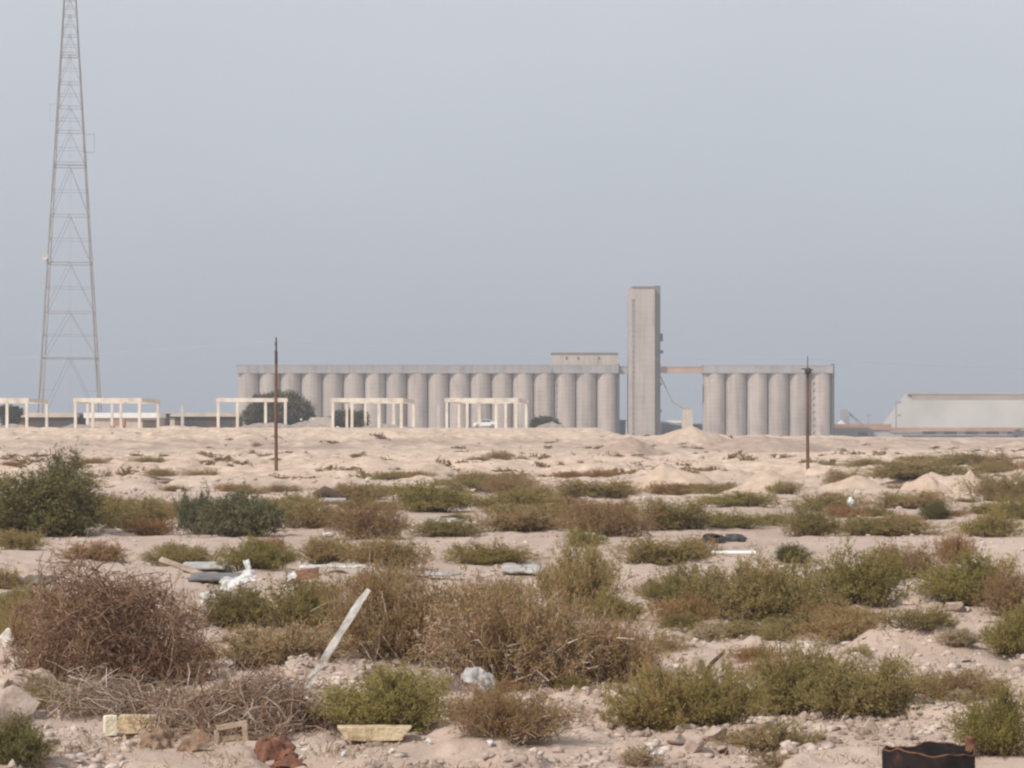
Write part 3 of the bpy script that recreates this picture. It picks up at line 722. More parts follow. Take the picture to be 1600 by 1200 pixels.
# rubble chips nobody could count
ico = bmesh.new(); bmesh.ops.create_icosphere(ico, subdivisions=1, radius=1)
iv = np.array([v.co[:] for v in ico.verts]); jf = np.array([[v.index for v in f.verts] for f in ico.faces]); ico.free()
def chips(n, d0, d1, s0, s1, spots=(), thr=.02):
    d = 1 / r.uniform(1 / d1, 1 / d0, n); x = r.uniform(-.23, .23, n) * d
    k = fbm(x / 1.4, d / 2.2, 3, 131) > thr; x, d = x[k], d[k]
    for (p, dd, rx, ry, m) in spots:
        x = np.concatenate([x, (p - 800) / FPX * dd + r.normal(0, rx, m)]); d = np.concatenate([d, dd + r.normal(0, ry, m)])
    n = len(x); s = s0 * (s1 / s0) ** (r.random(n) ** 2.2) * (1 + d * .006)
    jit = iv[None] * (1 + r.uniform(-.5, .4, (n, len(iv), 1)))
    sc_ = np.stack([s * r.uniform(.7, 1.4, n), s * r.uniform(.7, 1.4, n), s * r.uniform(.3, .8, n)], 1)
    a = r.uniform(0, 6.28, n); ca, sa = np.cos(a), np.sin(a)
    p = jit * sc_[:, None, :]
    q = np.stack([p[..., 0] * ca[:, None] - p[..., 1] * sa[:, None], p[..., 0] * sa[:, None] + p[..., 1] * ca[:, None], p[..., 2]], -1)
    q += np.stack([x, d, G(x, d) + s * .15], 1)[:, None, :]
    f = (jf[None] + (np.arange(n) * len(iv))[:, None, None]).reshape(-1, 3)
    return q.reshape(-1, 3), f
cv, cf = chips(15000, 20, 110, .008, .065, [(1480, 42, .8, 1.2, 260), (1400, 35, .9, 1., 320), (1470, 33.5, .8, .9, 260), (500, 30.5, .7, .6, 300), (390, 28.5, .6, .6, 200),
     (560, 32, .6, .6, 120), (160, 29.5, .7, .5, 160), (1330, 43, .7, 1., 150), (1140, 26, .5, .5, 120), (1330, 24.5, .7, .6, 150), (60, 29, .4, .6, 90), (470, 44, 1.0, 1.6, 180), (200, 49, 1.6, 1.5, 160)])
cv2, cf2 = chips(6500, 95, 345, .025, .15)
cv3, cf3 = chips(10000, 20, 56, .012, .062, [(1120, 26.5, .5, .4, 60), (1340, 25.5, .7, .5, 70), (1480, 37, .9, 1., 90), (60, 29, .4, .5, 40), (560, 30.5, .5, .5, 50), (920, 28, .5, .5, 30), (490, 30, .6, .7, 160), (420, 29, .5, .6, 120), (250, 30.5, .5, .5, 80), (330, 39, .8, 1.2, 140), (1150, 36, .9, 1.5, 120), (700, 50, 2.5, 1.5, 160), (120, 50, 1.5, 1.5, 120)], -.12)
cf2 = np.concatenate([cf2, cf3 + len(cv2)]); cv2 = np.concatenate([cv2, cv3])
cf = np.concatenate([cf, cf2 + len(cv)]); cv = np.concatenate([cv, cv2])
tag(link_mesh('rubble', np_mesh('rubble', cv, cf), M['pebble']), 'pale stone chips strewn over the sand', 'rubble', kind='stuff')

# ------------------------------------------------------------------ single stones
ST = [ # px, base row, width px, height px, material, label
 (30, 1125, 80, 62, 'stone', 'large smooth sandy boulder at the frame edge in front'),
 (8, 1010, 34, 40, 'white_stone', 'white rock at the frame edge beside the brown dome bush'),
 (8, 1075, 26, 24, 'stone', 'pale rock above the large sandy boulder'),
 (958, 1092, 24, 18, 'white_stone', 'small squarish white block on bare ground'),
 (933, 1090, 20, 14, 'stone', 'tan stone touching the small white block'),
 (917, 842, 32, 16, 'white_stone', 'white boulder lying by the dirt track'),
 (1262, 1026, 36, 26, 'white_stone', 'pale concrete lump with a narrow tail among rubble'),
 (1137, 1050, 22, 22, 'stone', 'rounded pale stone beside the slanted stick'),
 (1090, 1052, 38, 30, 'stone', 'leaning pale stone under the slanted stick'),
 (1168, 1052, 26, 16, 'stone', 'flat pale stone further along from the slanted stick'),
 (1062, 1148, 26, 20, 'stone', 'stone half hidden in the brightest green shrub'),
 (1255, 1130, 24, 22, 'stone', 'upright stone by the brownish olive shrub'),
 (1360, 1142, 36, 26, 'stone', 'pointed stone behind the charred drum'),
 (1060, 1165, 44, 24, 'stone', 'broad stone at the foot of the green shrubs'),
 (1085, 1178, 40, 34, 'stone', 'angular stone nearest the bottom of the stone cluster'),
 (1120, 1158, 46, 30, 'stone', 'grey pink stone in the stone cluster'),
 (1120, 1174, 36, 18, 'stone', 'small flat stone in the stone cluster'),
 (1240, 1180, 30, 22, 'stone', 'triangular stone beside the thin low shrub'),
 (1515, 1140, 20, 24, 'white_stone', 'pale stone just above the bent drum rim'),
 (1490, 955, 50, 20, 'stone', 'pale stone on the crest of the rubble heap'),
 (1525, 945, 34, 22, 'stone', 'upright pale stone at the rubble heap end'),
 (1450, 930, 40, 26, 'white_stone', 'white stone in the gap between two shrubs'),
 (1222, 893, 20, 16, 'white_stone', 'pale stone of a pair near the white pipe'),
 (1237, 900, 16, 18, 'white_stone', 'second pale stone of the pair near the white pipe'),
 (1375, 890, 22, 12, 'white_stone', 'pale stone lying before the scraggy brown shrub'),
 (265, 935, 18, 16, 'white_stone', 'small pale stone at the top of the dome bush'),
 (545, 1062, 32, 22, 'stone', 'pinkish stone right of the plank foot'),
 (565, 1052, 22, 20, 'stone', 'second pinkish stone under the brown shrub'),
 (450, 955, 24, 14, 'white_stone', 'pale stone under the white plastic'),
 (370, 1002, 70, 12, 'stone', 'low pale ledge of stone below the olive shrub'),
 (442, 912, 28, 14, 'stone', 'tan stone between the plastic and the rusty sheet'),
 (80, 888, 22, 10, 'white_stone', 'white stone on bare ground past the dome bush'),
 (45, 918, 16, 8, 'white_stone', 'flat white stone beside the grey sheet'),
 (642, 866, 22, 12, 'stone', 'pale stone before the flat green shrub'),
 (620, 1040, 30, 14, 'stone', 'flat pale stone in the brown shrub'),
 (1395, 722, 12, 7, 'white_stone', 'white boulder on the far flats near the frame edge'),
 (1216, 717, 12, 7, 'white_stone', 'white boulder at the foot of the bank near the second pole'),
 (1340, 772, 14, 9, 'white_stone', 'white boulder behind the teal canister'),
 (575, 752, 14, 8, 'white_stone', 'small white boulder on the pale flats'),
 (512, 838, 24, 12, 'white_stone', 'pale stone at the track edge'),
]
for i, (px, b, wp, hp, mt, lab) in enumerate(ST):
    p = hit(px, b); k = p.y / FPX
    me = rock_mesh('boulder' if wp > 30 else 'stone', (wp * k / 2, wp * k / 2 * .85, hp * k * .62), 300 + i * 7, 3)
    o = link_mesh('boulder' if wp > 30 else 'stone', me, M[mt], None, (p.x, p.y + .05, gz(p.x, p.y) + hp * k * .3), (random.uniform(-.15, .15), random.uniform(-.15, .15), random.uniform(0, 6)))
    tag(o, lab, 'stone')

# sand heaps
def heap(px, base, wp, hp, seed, label, skew=0.0, rough=.25, m='mound'):
    p = hit(px, base); k = p.y / FPX; W, Hh = wp * k / 2, hp * k
    nr, na = 26, 64; cy = p.y + W * .6; cx = p.x * cy / p.y; g0 = gz(cx, cy); rise = max(p.z - g0, 0)
    rr, aa = np.meshgrid(np.linspace(0, 1, nr), np.linspace(0, 2 * np.pi, na, endpoint=False))
    x = rr * np.cos(aa) * W * (1 + .12 * np.cos(3 * aa + seed)); y = rr * np.sin(aa) * W * .95
    prof = np.clip(1 - rr, 0, 1) ** .85
    zt = (Hh + rise) * prof * (1 + rough * fbm(x / W * 2.2 + seed, y / W * 2.2, 5, seed)) * 1.08
    z = zt + G(x + cx, y + cy) - g0 - .15 * rr ** 8
    i = np.arange(nr * na).reshape(na, nr); j = np.roll(i, -1, 0)
    f = np.stack([i[:, :-1], i[:, 1:], j[:, 1:], j[:, :-1]], -1).reshape(-1, 4)
    o = link_mesh('sand_heap', np_mesh('sand_heap', np.stack([x + skew * W * prof, y, z], -1).reshape(-1, 3), f, smooth=rough < .5), M[m], None, (cx, cy, g0))
    tag(o, label, 'sand heap')
heap(1046, 772, 190, 35, 3, 'larger smooth cone of dumped sand before the bank', -.1)
heap(1182, 770, 140, 31, 8, 'smaller cone of dumped sand with a shrub on it', .05)
heap(1080, 692, 120, 18, 12, 'pale sand heap on the bank crest below the conveyor bridge')
heap(1448, 768, 86, 28, 21, 'jagged pale earth heap beyond the teal canister, nearest to the second pole', 0, .35)
heap(1506, 768, 70, 27, 34, 'jagged pale earth heap in the middle of the far scrub patch', .3, .3)
heap(1580, 768, 100, 26, 47, 'jagged pale earth heap at the frame edge of the far scrub patch', .2, .3)
heap(1335, 762, 120, 16, 53, 'low pale earth heap between the second pole and the jagged heaps', 0, .8)
heap(1200, 705, 210, 20, 61, 'broad brown earth heap on the bank beside the second pole', 0, .4, 'shaded_spoil')
heap(985, 708, 150, 19, 67, 'broad brown earth heap on the bank below the tower', 0, .5, 'shaded_spoil')

# ------------------------------------------------------------------ litter and debris
def place(o, p, rot=(0, 0, 0), dz=0.0):
    o.location = (p.x, p.y, gz(p.x, p.y) + dz); o.rotation_euler = rot; return o

# leaning plank
a = hit(474, 1068); a = Vector((a.x * (a.y - .3) / a.y, a.y - .3, a.z + .01)); k = a.y / FPX
top = Vector((a.x + 100 * k, a.y + .12, a.z + 150 * k))
dv = top - Vector((a.x, a.y, a.z - .08)); Lp = dv.length
mb = MB(); nseg = 9
for i in range(nseg):
    z0, z1 = Lp * i / nseg, Lp * (i + 1) / nseg
    w0 = .040 + .005 * math.sin(i * 2.1); w1 = .040 + .005 * math.sin((i + 1) * 2.1)
    if i == nseg - 1: w1 = .026
    mb.add([(-w0, -.014, z0), (w0, -.014, z0), (w0, .014, z0), (-w0, .014, z0), (-w1 + (.014 if i == nseg - 1 else 0), -.014, z1), (w1 + (.014 if i == nseg - 1 else 0), -.014, z1), (w1 + (.014 if i == nseg - 1 else 0), .014, z1), (-w1 + (.014 if i == nseg - 1 else 0), .014, z1)],
           [(0, 1, 5, 4), (1, 2, 6, 5), (2, 3, 7, 6), (3, 0, 4, 7)] + ([(0, 3, 2, 1)] if i == 0 else []) + ([(4, 5, 6, 7)] if i == nseg - 1 else []))
o = mb.build('plank', M['plank']); o.location = (a.x, a.y, a.z - .08)
yax = Vector((0, 1, 0)); zx = dv.normalized(); xx = yax.cross(zx).normalized(); yy = zx.cross(xx)
o.rotation_euler = Matrix((xx, yy, zx)).transposed().to_euler()
tag(o, 'whitish weathered plank stuck in the rubble and leaning over', 'plank')

def flat_board(px, base, wp, lenm, th, m, name, label, cat, rz=0.0, tilt=(0, 0), dz=.02, amp=.01, ragged=.05, curl=0.0, nx=18, ny=8):
    p = hit(px, base); k = p.y / FPX
    me = sheet_mesh(name, wp * k, lenm, nx, ny, amp, int(px) % 97, th, curl, ragged)
    return tag(place(link_mesh(name, me, M[m]), p, (tilt[0], tilt[1], rz), dz), label, cat)
flat_board(328, 962, 24, .42, .025, 'plank', 'broken_board', 'short whitish board standing on end in the shrubs', 'board', tilt=(math.radians(78), math.radians(-14)), dz=.17)
flat_board(345, 912, 95, .75, .06, 'slab_dark', 'flat_sheet', 'long dark grey sheet lying on bare ground past the dome bush', 'sheet', rz=.05, dz=.10, tilt=(math.radians(5), 0))
flat_board(60, 912, 60, .7, .04, 'slab_dark', 'flat_sheet', 'short grey sheet lying near the frame edge', 'sheet', rz=-.3, dz=.06, tilt=(math.radians(6), 0))
flat_board(5, 948, 46, .7, .05, 'slab_dark', 'flat_sheet', 'dark tilted sheet poking in at the frame edge', 'sheet', rz=.4, dz=.08, tilt=(math.radians(10), math.radians(18)))
flat_board(320, 893, 70, .8, .05, 'concrete_slab', 'concrete_slab', 'pale concrete slab behind the long dark sheet', 'slab', dz=.1, tilt=(math.radians(5), 0))
flat_board(525, 893, 115, .35, .03, 'plank', 'flat_board', 'long pale board flat on the bare strip', 'board', dz=.09, tilt=(math.radians(5), 0))
flat_board(692, 826, 46, .9, .04, 'plank', 'flat_board', 'pale flat board lying in the scrub belt', 'board', dz=.22, tilt=(math.radians(5), 0))
flat_board(520, 788, 40, 1.2, .05, 'concrete_slab', 'flat_board', 'pale strip of board below the dark brown log', 'board', dz=.15, tilt=(math.radians(4), 0))
flat_board(640, 903, 150, .4, .03, 'concrete_slab', 'concrete_slab', 'cracked grey slab edge in the middle of the bare strip', 'slab', dz=.06, tilt=(math.radians(4), 0), ragged=.2)
flat_board(815, 897, 60, .9, .05, 'concrete_slab', 'concrete_slab', 'grey slab piece behind the rusty brown shrubs', 'slab', dz=.08, tilt=(math.radians(6), 0), ragged=.3)
flat_board(285, 903, 75, .14, .03, 'wood', 'wood_strip', 'pale broken wood strip slanting behind the dome bush', 'wood', tilt=(math.radians(40), math.radians(20)), dz=.2)
flat_board(470, 912, 60, .5, .012, 'rust', 'rusty_sheet', 'curved rusty brown sheet in the rubble above the plank', 'sheet', tilt=(math.radians(20), math.radians(-16)), dz=.09, curl=.06)
flat_board(255, 1072, 62, .34, .02, 'wood', 'wood_board', 'tilted tan board propped in front of the dome bush', 'board', tilt=(math.radians(38), math.radians(-28)), dz=.14)
flat_board(269, 1052, 20, .03, .02, 'wood', 'wood_splinter', 'upright pointed splinter behind the tilted tan board', 'wood', tilt=(0, math.radians(-80)), dz=.12, nx=6, ny=4)
flat_board(656, 893, 12, .05, .03, 'plank', 'wood_splinter', 'short pale splinter sticking up on the bare strip', 'wood', tilt=(0, math.radians(-60)), dz=.10, nx=6, ny=4)
flat_board(1030, 1165, 10, .3, .01, 'plastic', 'plastic_scrap', 'thin strip of white plastic near the stone cluster', 'litter', nx=6, ny=6) if False else None
# crumpled white plastic with an upright shred
p = hit(372, 922); k = p.y / FPX
e = empty('plastic_bag', (p.x, p.y, p.z), 'crumpled white plastic caught on the shrubs with an upright shred', 'plastic bag')
link_mesh('bag_body', sheet_mesh('bag_body', 56 * k, .3, 30, 18, .16, 21, .004, .05, .3), M['plastic'], e, (0, 0, .14), (math.radians(48), math.radians(-22), 0))
link_mesh('bag_shred', sheet_mesh('bag_shred', 8 * k, 38 * k, 8, 16, .05, 44, .004, .01, .5), M['plastic'], e, (17 * k, 0, .36), (math.radians(78), math.radians(-16), math.radians(8)))
p = hit(402, 930); k = p.y / FPX
tag(place(link_mesh('plastic_scrap', rock_mesh('plastic_scrap', (9 * k, .06, 7 * k), 55, 2, .9), M['plastic']), p, dz=.1), 'small white plastic lump beside the crumpled white plastic', 'litter')
p = hit(452, 912); k = p.y / FPX
tag(place(link_mesh('plastic_scrap', sheet_mesh('plastic_scrap', 26 * k, .2, 12, 8, .08, 61, .004), M['plastic']), p, (math.radians(40), math.radians(-35), 0), .1), 'white plastic flap between the rubble and the rusty sheet', 'litter')
for (px, b, s, lab) in [(566, 1160, 11, 'white crumpled cup in front of the yellowed foam slab'), (669, 1163, 13, 'white scrap just past the yellowed foam slab'),
                        (766, 1166, 15, 'white scrap at the foot of the dusty brown shrub'), (610, 1178, 12, 'yellowish scrap on the bare ground below the foam slab'),
                        (538, 1182, 12, 'white scrap tucked against the rusty crumpled sheet'), (770, 1053, 6, 'tiny white scrap hanging in the wide brown shrub'),
                        (540, 928, 6, 'tiny white scrap beside the top of the plank')]:
    p = hit(px, b); k = p.y / FPX
    me = rock_mesh('litter_scrap', (s * k * .5, s * k * .45, s * k * .5), int(px), 2, 1.2)
    tag(place(link_mesh('litter_scrap', me, M['plastic' if 'yellow' not in lab[:9] else 'foam_pale']), p, (0, .2, px), s * k * .35), lab, 'litter')
p = hit(1018, 1180); k = p.y / FPX
tag(place(link_mesh('plastic_strip', sheet_mesh('plastic_strip', 40 * k, .12, 22, 8, .05, 71, .004, 0, .3), M['plastic']), p, (math.radians(18), 0, .15), .03), 'crinkled white plastic strip on the bare ground in front', 'litter')
# grey-white bag behind the foam slab shrub
p = hit(748, 1085); k = p.y / FPX
me = sheet_mesh('torn_bag', 56 * k, .30, 30, 18, .07, 81, .005, .06, .35)
tag(place(link_mesh('torn_bag', me, M['concrete_slab']), p, (math.radians(30), math.radians(26), 0), .13), 'grey torn bag slumped behind the foam slab shrub', 'bag')
# foam blocks
def block(px, base, wp, hp, depm, m, name, label, cat, seed, rz=0.0, bev=.012, dz=0):
    p = hit(px, base); k = p.y / FPX
    bm = bmesh.new(); bmesh.ops.create_cube(bm, size=1)
    bmesh.ops.subdivide_edges(bm, edges=bm.edges, cuts=7, use_grid_fill=True)
    for v in bm.verts:
        c = v.co
        e = max(0, abs(c.x) + abs(c.z) - .82) + max(0, abs(c.x) + abs(c.y) - .82)
        kk = 1 - .12 * e
        nx = float(fbm(np.array([c.x * 4 + seed]), np.array([c.z * 4 + c.y * 3]), 3, seed)[0])
        v.co = Vector((c.x * kk * wp * k + nx * .012, c.y * kk * depm, (c.z * kk + .5) * hp * k + nx * .010))
    me = bpy.data.meshes.new(name); bm.to_mesh(me); bm.free()
    return tag(place(link_mesh(name, me, M[m]), p, (0, 0, rz), dz - .01), label, cat)
block(217, 1146, 60, 27, .2, 'foam', 'foam_block', 'yellowed rectangular foam block at the foot of the twig heap', 'foam block', 4, -.04, dz=.02)
block(172, 1147, 18, 30, .15, 'foam_pale', 'foam_block', 'broken cream foam chunk beside the longer foam block', 'foam block', 9, .3)
flat_board(246, 1168, 62, .22, .008, 'card', 'card_sheet', 'crumpled brown cardboard below the yellowed foam block', 'cardboard', tilt=(math.radians(42), math.radians(6), 0)[:2], dz=.05, amp=.11, ragged=.45, curl=.04, nx=26, ny=16)
flat_board(304, 1172, 52, .22, .008, 'card', 'card_sheet', 'torn brown cardboard between the foam block and the broken crate', 'cardboard', rz=-.3, tilt=(math.radians(55), math.radians(-12)), dz=.05, amp=.12, ragged=.45, curl=.06, nx=26, ny=16)
# long foam slab, wedge ended
p = hit(585, 1160); k = p.y / FPX
mb = MB(); W2 = 58 * k
mb.prism([(-W2, 22 * k), (-W2 * .72, 2 * k), (-.2 * W2, 0), (W2 * .75, 1 * k), (W2 * .80, 9 * k), (W2, 21 * k), (.3 * W2, 22 * k)], -.10, .12)
o = mb.build('foam_slab', M['foam'], bevel=.008); place(o, p, (0, 0, .04), .02); tag(o, 'long yellowed foam slab with slanted ends lying in front', 'foam slab')
# wooden crate end
p = hit(362, 1160); k = p.y / FPX
e = empty('broken_crate', (p.x, p.y, p.z), 'small broken wooden frame standing on the bare ground', 'frame', rz=.1)
mb = MB(); mb.bar((-24 * k, 0, 22 * k), (24 * k, 0, 30 * k), .04, .05); mb.build('rail', M['wood'], e, bevel=.004)
mb = MB(); mb.bar((22 * k, .0, -.02), (20 * k, 0, 27 * k), .05, .045); mb.build('upright', M['wood'], e, bevel=.004)
mb = MB(); mb.bar((-22 * k, .0, -.02), (-24 * k, 0.02, 19 * k), .05, .045); mb.build('upright', M['wood'], e, bevel=.004)
mb = MB(); mb.bar((-24 * k, .03, 3 * k), (18 * k, .05, 8 * k), .035, .05); mb.build('rail', M['wood'], e, bevel=.004)
# rusty crumpled sheet near the bottom edge
p = hit(440, 1196); k = p.y / FPX
e = empty('rusty_sheet', (p.x, p.y, p.z), 'crumpled red brown metal sheet in two humps at the bottom edge', 'sheet')
link_mesh('torn_panel', sheet_mesh('torn_panel', 60 * k, .3, 26, 14, .10, 33, .005, .09, .25), M['rust'], e, (-10 * k, .1, .09), (math.radians(30), math.radians(-12), .2))
link_mesh('torn_panel', sheet_mesh('torn_panel', 56 * k, .25, 24, 12, .07, 39, .005, .07, .25), M['rust'], e, (16 * k, -.12, -.01), (math.radians(18), math.radians(14), -.1))
# white pipe by the track
p0 = hit(1112, 868); p1 = hit(1180, 869); yv = (p0.y + p1.y) / 2
mb = MB(); rp_ = .05
zb = max(gz(p0.x, yv), gz(p1.x, yv), gz((p0.x + p1.x) / 2, yv)) + rp_
mb.tube([(p0.x, yv, zb), ((p0.x + p1.x) / 2, yv + .01, zb), (p1.x, yv + .03, zb)], rp_, 14, cap=False)
mb.tube([(p0.x + .002, yv, zb), ((p0.x + p1.x) / 2, yv + .01, zb), (p1.x - .002, yv + .03, zb)], rp_ * .86, 14, cap=False)
tag(mb.build('pipe', M['white'], fix=False), 'straight white pipe lying on the bare ground by the track', 'pipe')
# dark refuse by the track: a heap bag and a burst tyre
p = hit(1152, 846); k = p.y / FPX
tag(place(link_mesh('refuse_bag', rock_mesh('refuse_bag', (17 * k, .32, 11 * k), 91, 3, 1.4), M['soot']), p, (0, 0, .3), .1), 'dark grey refuse bag lying at the track edge', 'bag')
p = hit(1116, 848); k = p.y / FPX
mb = MB(); 
prof = [(.16, -.07), (.24, -.09), (.30, -.07), (.32, 0), (.30, .07), (.24, .09), (.16, .07)]
mb.lathe(prof, 28); mb.lathe([(r_ - .012 if 0.16 < r_ else r_, z_ * .86) for r_, z_ in prof], 28)
o = mb.build('tyre', M['rubber'], fix=False); place(o, p, (math.radians(12), math.radians(6), 0), .09); tag(o, 'old black tyre lying flat beside the refuse bag', 'tyre')
p = hit(940, 842); k = p.y / FPX
tag(place(link_mesh('refuse_bag', rock_mesh('refuse_bag', (10 * k, .15, 5 * k), 95, 2, 1.2), M['concrete_slab']), p, dz=.04), 'small grey scrap beside the white boulder', 'litter')
p = hit(515, 784); k = p.y / FPX
mb = MB(); mb.tube([(-24 * k, 0, 10 * k), (-8 * k, .1, 17 * k), (8 * k, .1, 11 * k), (26 * k, 0, 2 * k)], [6 * k, 9 * k, 8 * k, 3 * k], 9)
o = mb.build('log', M['branch']); place(o, p, dz=-.02); tag(o, 'dark brown log humped on the sand beyond the scrub', 'log')
# pale teal canister
p = hit(1329, 797); k = p.y / FPX
e = empty('canister', (p.x, p.y, p.z - .02), 'pale teal plastic canister standing among shrubs', 'canister', rz=.3)
mb = MB(); mb.lathe([(0, 0), (5.5 * k, 0), (6.5 * k, 1 * k), (6.5 * k, 13 * k), (5 * k, 17 * k), (2.2 * k, 18.5 * k)], 18); mb.build('canister_body', M['teal'], e, fix=False)
mb = MB(); mb.lathe([(2.6 * k, 18 * k), (2.6 * k, 21 * k), (0, 21.2 * k)], 12); mb.build('cap', M['white'], e, fix=False)
# sticks and dead branches
def stick(name, label, pts, r0, r1):
    mb = MB()
    for pl in pts:
        q = []
        base = hit(*pl[0]); kk = base.y / FPX
        for (px, py) in pl: q.append(Vector((base.x + (px - pl[0][0]) * kk, base.y + random.uniform(-.05, .05), gz(base.x, base.y) - (py - pl[0][1]) * kk)))
        q[0].z -= .06
        mb.tube(q, list(np.linspace(r0 * 1.3, r1 * 1.3, len(q))), 6)
    return tag(mb.build(name, M['branch']), label, 'branch')
stick('stick', 'slanted dark stick poking out of the green shrub', [[(1098, 1052), (1112, 1038), (1130, 1022)]], .022, .018)
stick('dead_branch', 'bare dark branch rising through the olive row of three', [[(1130, 968), (1124, 945), (1122, 920), (1128, 902)], [(1130, 968), (1142, 975), (1152, 966)]], .016, .008)
stick('stick', 'short upright dark stub beside the tan brown shrub', [[(990, 968), (992, 954), (996, 942)]], .024, .018)
stick('dead_branch', 'bent bare branch leaning over sparse scrub', [[(1213, 1000), (1222, 986), (1232, 974), (1240, 992)]], .014, .010)
stick('dead_branch', 'arched bare branch over the crest of the dome bush', [[(110, 925), (135, 905), (160, 880), (180, 874), (196, 884)]], .016, .008)
stick('dead_branch', 'thin forked twig by the tan brown shrub', [[(1070, 985), (1062, 970), (1056, 956)], [(1085, 1000), (1092, 985), (1096, 972)]], .010, .006)
stick('stick', 'short dark stub among the stone cluster', [[(1128, 1160), (1132, 1148), (1134, 1138)]], .020, .012)
# charred oil drum, cut by the bottom edge
dd = 16.6; dx = (1452 - 800) / FPX * dd
gd = gz(dx, dd); zt = CH - (1171 - HZ) / FPX * dd
e = empty('oil_drum', (dx, dd, gd - .02), 'charred open topped oil drum with a rusty torn rim', 'oil drum', rz=.2)
mb = MB(); Hd = zt - gd + .02; Rd = .298
prof = [(0, .01), (Rd, .01), (Rd, .28 * Hd), (Rd + .012, .30 * Hd), (Rd, .32 * Hd), (Rd, .62 * Hd), (Rd + .012, .64 * Hd), (Rd, .66 * Hd), (Rd, Hd), (Rd - .012, Hd), (Rd - .012, .04), (0, .04)]
nA = 48; vs = []; fs = []
for (rr_, zz) in prof:
    for kx in range(nA):
        a_ = 2 * math.pi * kx / nA
        wob = .012 * math.sin(3 * a_ + 1) + .008 * math.sin(7 * a_)
        tear = (.014 * math.sin(2 * a_ + .5) + .010 * math.sin(5 * a_ + 2) + .006 * math.sin(11 * a_))
        vs.append(((rr_ + wob * (rr_ > 0)) * math.cos(a_), (rr_ + wob * (rr_ > 0)) * math.sin(a_), zz + tear * (zz > .9 * Hd)))
for i in range(len(prof) - 1):
    for kx in range(nA): fs.append((i * nA + kx, i * nA + (kx + 1) % nA, (i + 1) * nA + (kx + 1) % nA, (i + 1) * nA + kx))
mb.add(vs, fs, True); mb.build('drum_shell', M['char'], e)
mb = MB(); pts = []
for kx in range(49):
    a_ = 2 * math.pi * kx / 48; wob = .012 * math.sin(3 * a_ + 1) + .008 * math.sin(7 * a_)
    tear = .014 * math.sin(2 * a_ + .5) + .010 * math.sin(5 * a_ + 2) + .006 * math.sin(11 * a_)
    pts.append(((Rd - .004 + wob) * math.cos(a_), (Rd - .004 + wob) * math.sin(a_), Hd + tear))
mb.tube(pts, .006, 6, cap=False); mb.build('rim', M['rim'], e)
o = link_mesh('torn_flap', sheet_mesh('torn_flap', .07, .10, 8, 10, .03, 5, .004, .03, .2), M['rim'], e, (.27, -.03, Hd + .03), (math.radians(84), 0, math.radians(-20)))
p = Vector((dx - .345, dd + .1, 0))
o = link_mesh('plastic_scrap', sheet_mesh('plastic_scrap', .05, .66, 6, 20, .05, 15, .004, .01, .4), M['plastic'], None, (p.x + .03, p.y, gz(p.x, p.y) + .30), (math.radians(86), 0, math.radians(-8)))
tag(o, 'white plastic strip propped against the charred drum', 'litter')

# ------------------------------------------------------------------ poles and wires
def pole(px, base, topy, label, kind):
    p = hit(px, base); d = p.y; k = d / FPX; H = (base - topy) * k
    e = empty('utility_pole', (p.x, p.y, p.z - .3), label, 'utility pole')
    mb = MB(); mb.tube([(0.01, 0, 0), (-.02, 0, H * .5), (0, 0, H * .8 + .3)], [.115, .105, .095], 10); mb.build('pole_shaft', M['pole'], e)
    mb = MB(); mb.tube([(0, 0, H * .8 + .29), (0, 0, H * .93)], [.097, .09], 10)
    if kind == 0:
        mb.tube([(0, 0, H * .93), (0, 0, H + .3)], [.06, .045], 8)
        mb.build('pole_top', M['pole_top'], e)
        for z in (H * .93, H * .985):
            mb = MB(); mb.lathe([(0, -.08), (.07, -.08), (.09, -.02), (.055, .03), (.08, .08), (0, .12)], 10, (0.0, -.12, z)); mb.build('insulator', M['pole_top'], e, fix=False)
    else:
        mb.tube([(0, 0, H * .93), (0, 0, H + .3)], [.035, .025], 8)
        mb.build('pole_top', M['pole_top'], e)
        mb = MB(); mb.bar((-.40, 0, H * .925), (.34, 0, H * .915), .09, .09); mb.build('crossarm', M['pole_top'], e)
        mb = MB(); mb.lathe([(0, -.18), (.2, -.18), (.22, 0), (.16, .2), (0, .22)], 12, (0, -.14, H * .905)); mb.build('insulator', M['pole_top'], e, fix=False)
    return Vector((p.x, p.y, p.z + H * .97))
t1 = pole(431.5, 736, 527, 'rust brown rail pole before the long row of silos', 0)
t2 = pole(1262, 732, 556, 'rust brown rail pole with a small crossarm before the shorter silo block', 1)
def wire(a, b, sag, label):
    pts = [a.lerp(b, i / 40) - Vector((0, 0, sag * 4 * (i / 40) * (1 - i / 40))) for i in range(41)]
    mb = MB(); mb.tube(pts, .009, 5); tag(mb.build('power_cable', M['cable']), label, 'cable', 'power cables')
wire(t1, t2, .35, 'thin pale cable strung between the two rail poles')
wire(t1, P(-330, 566, 186), .35, 'thin pale cable running from the first pole past the mast')
wire(t2, P(2000, 578, 200), .35, 'thin pale cable running from the second pole over the warehouse')

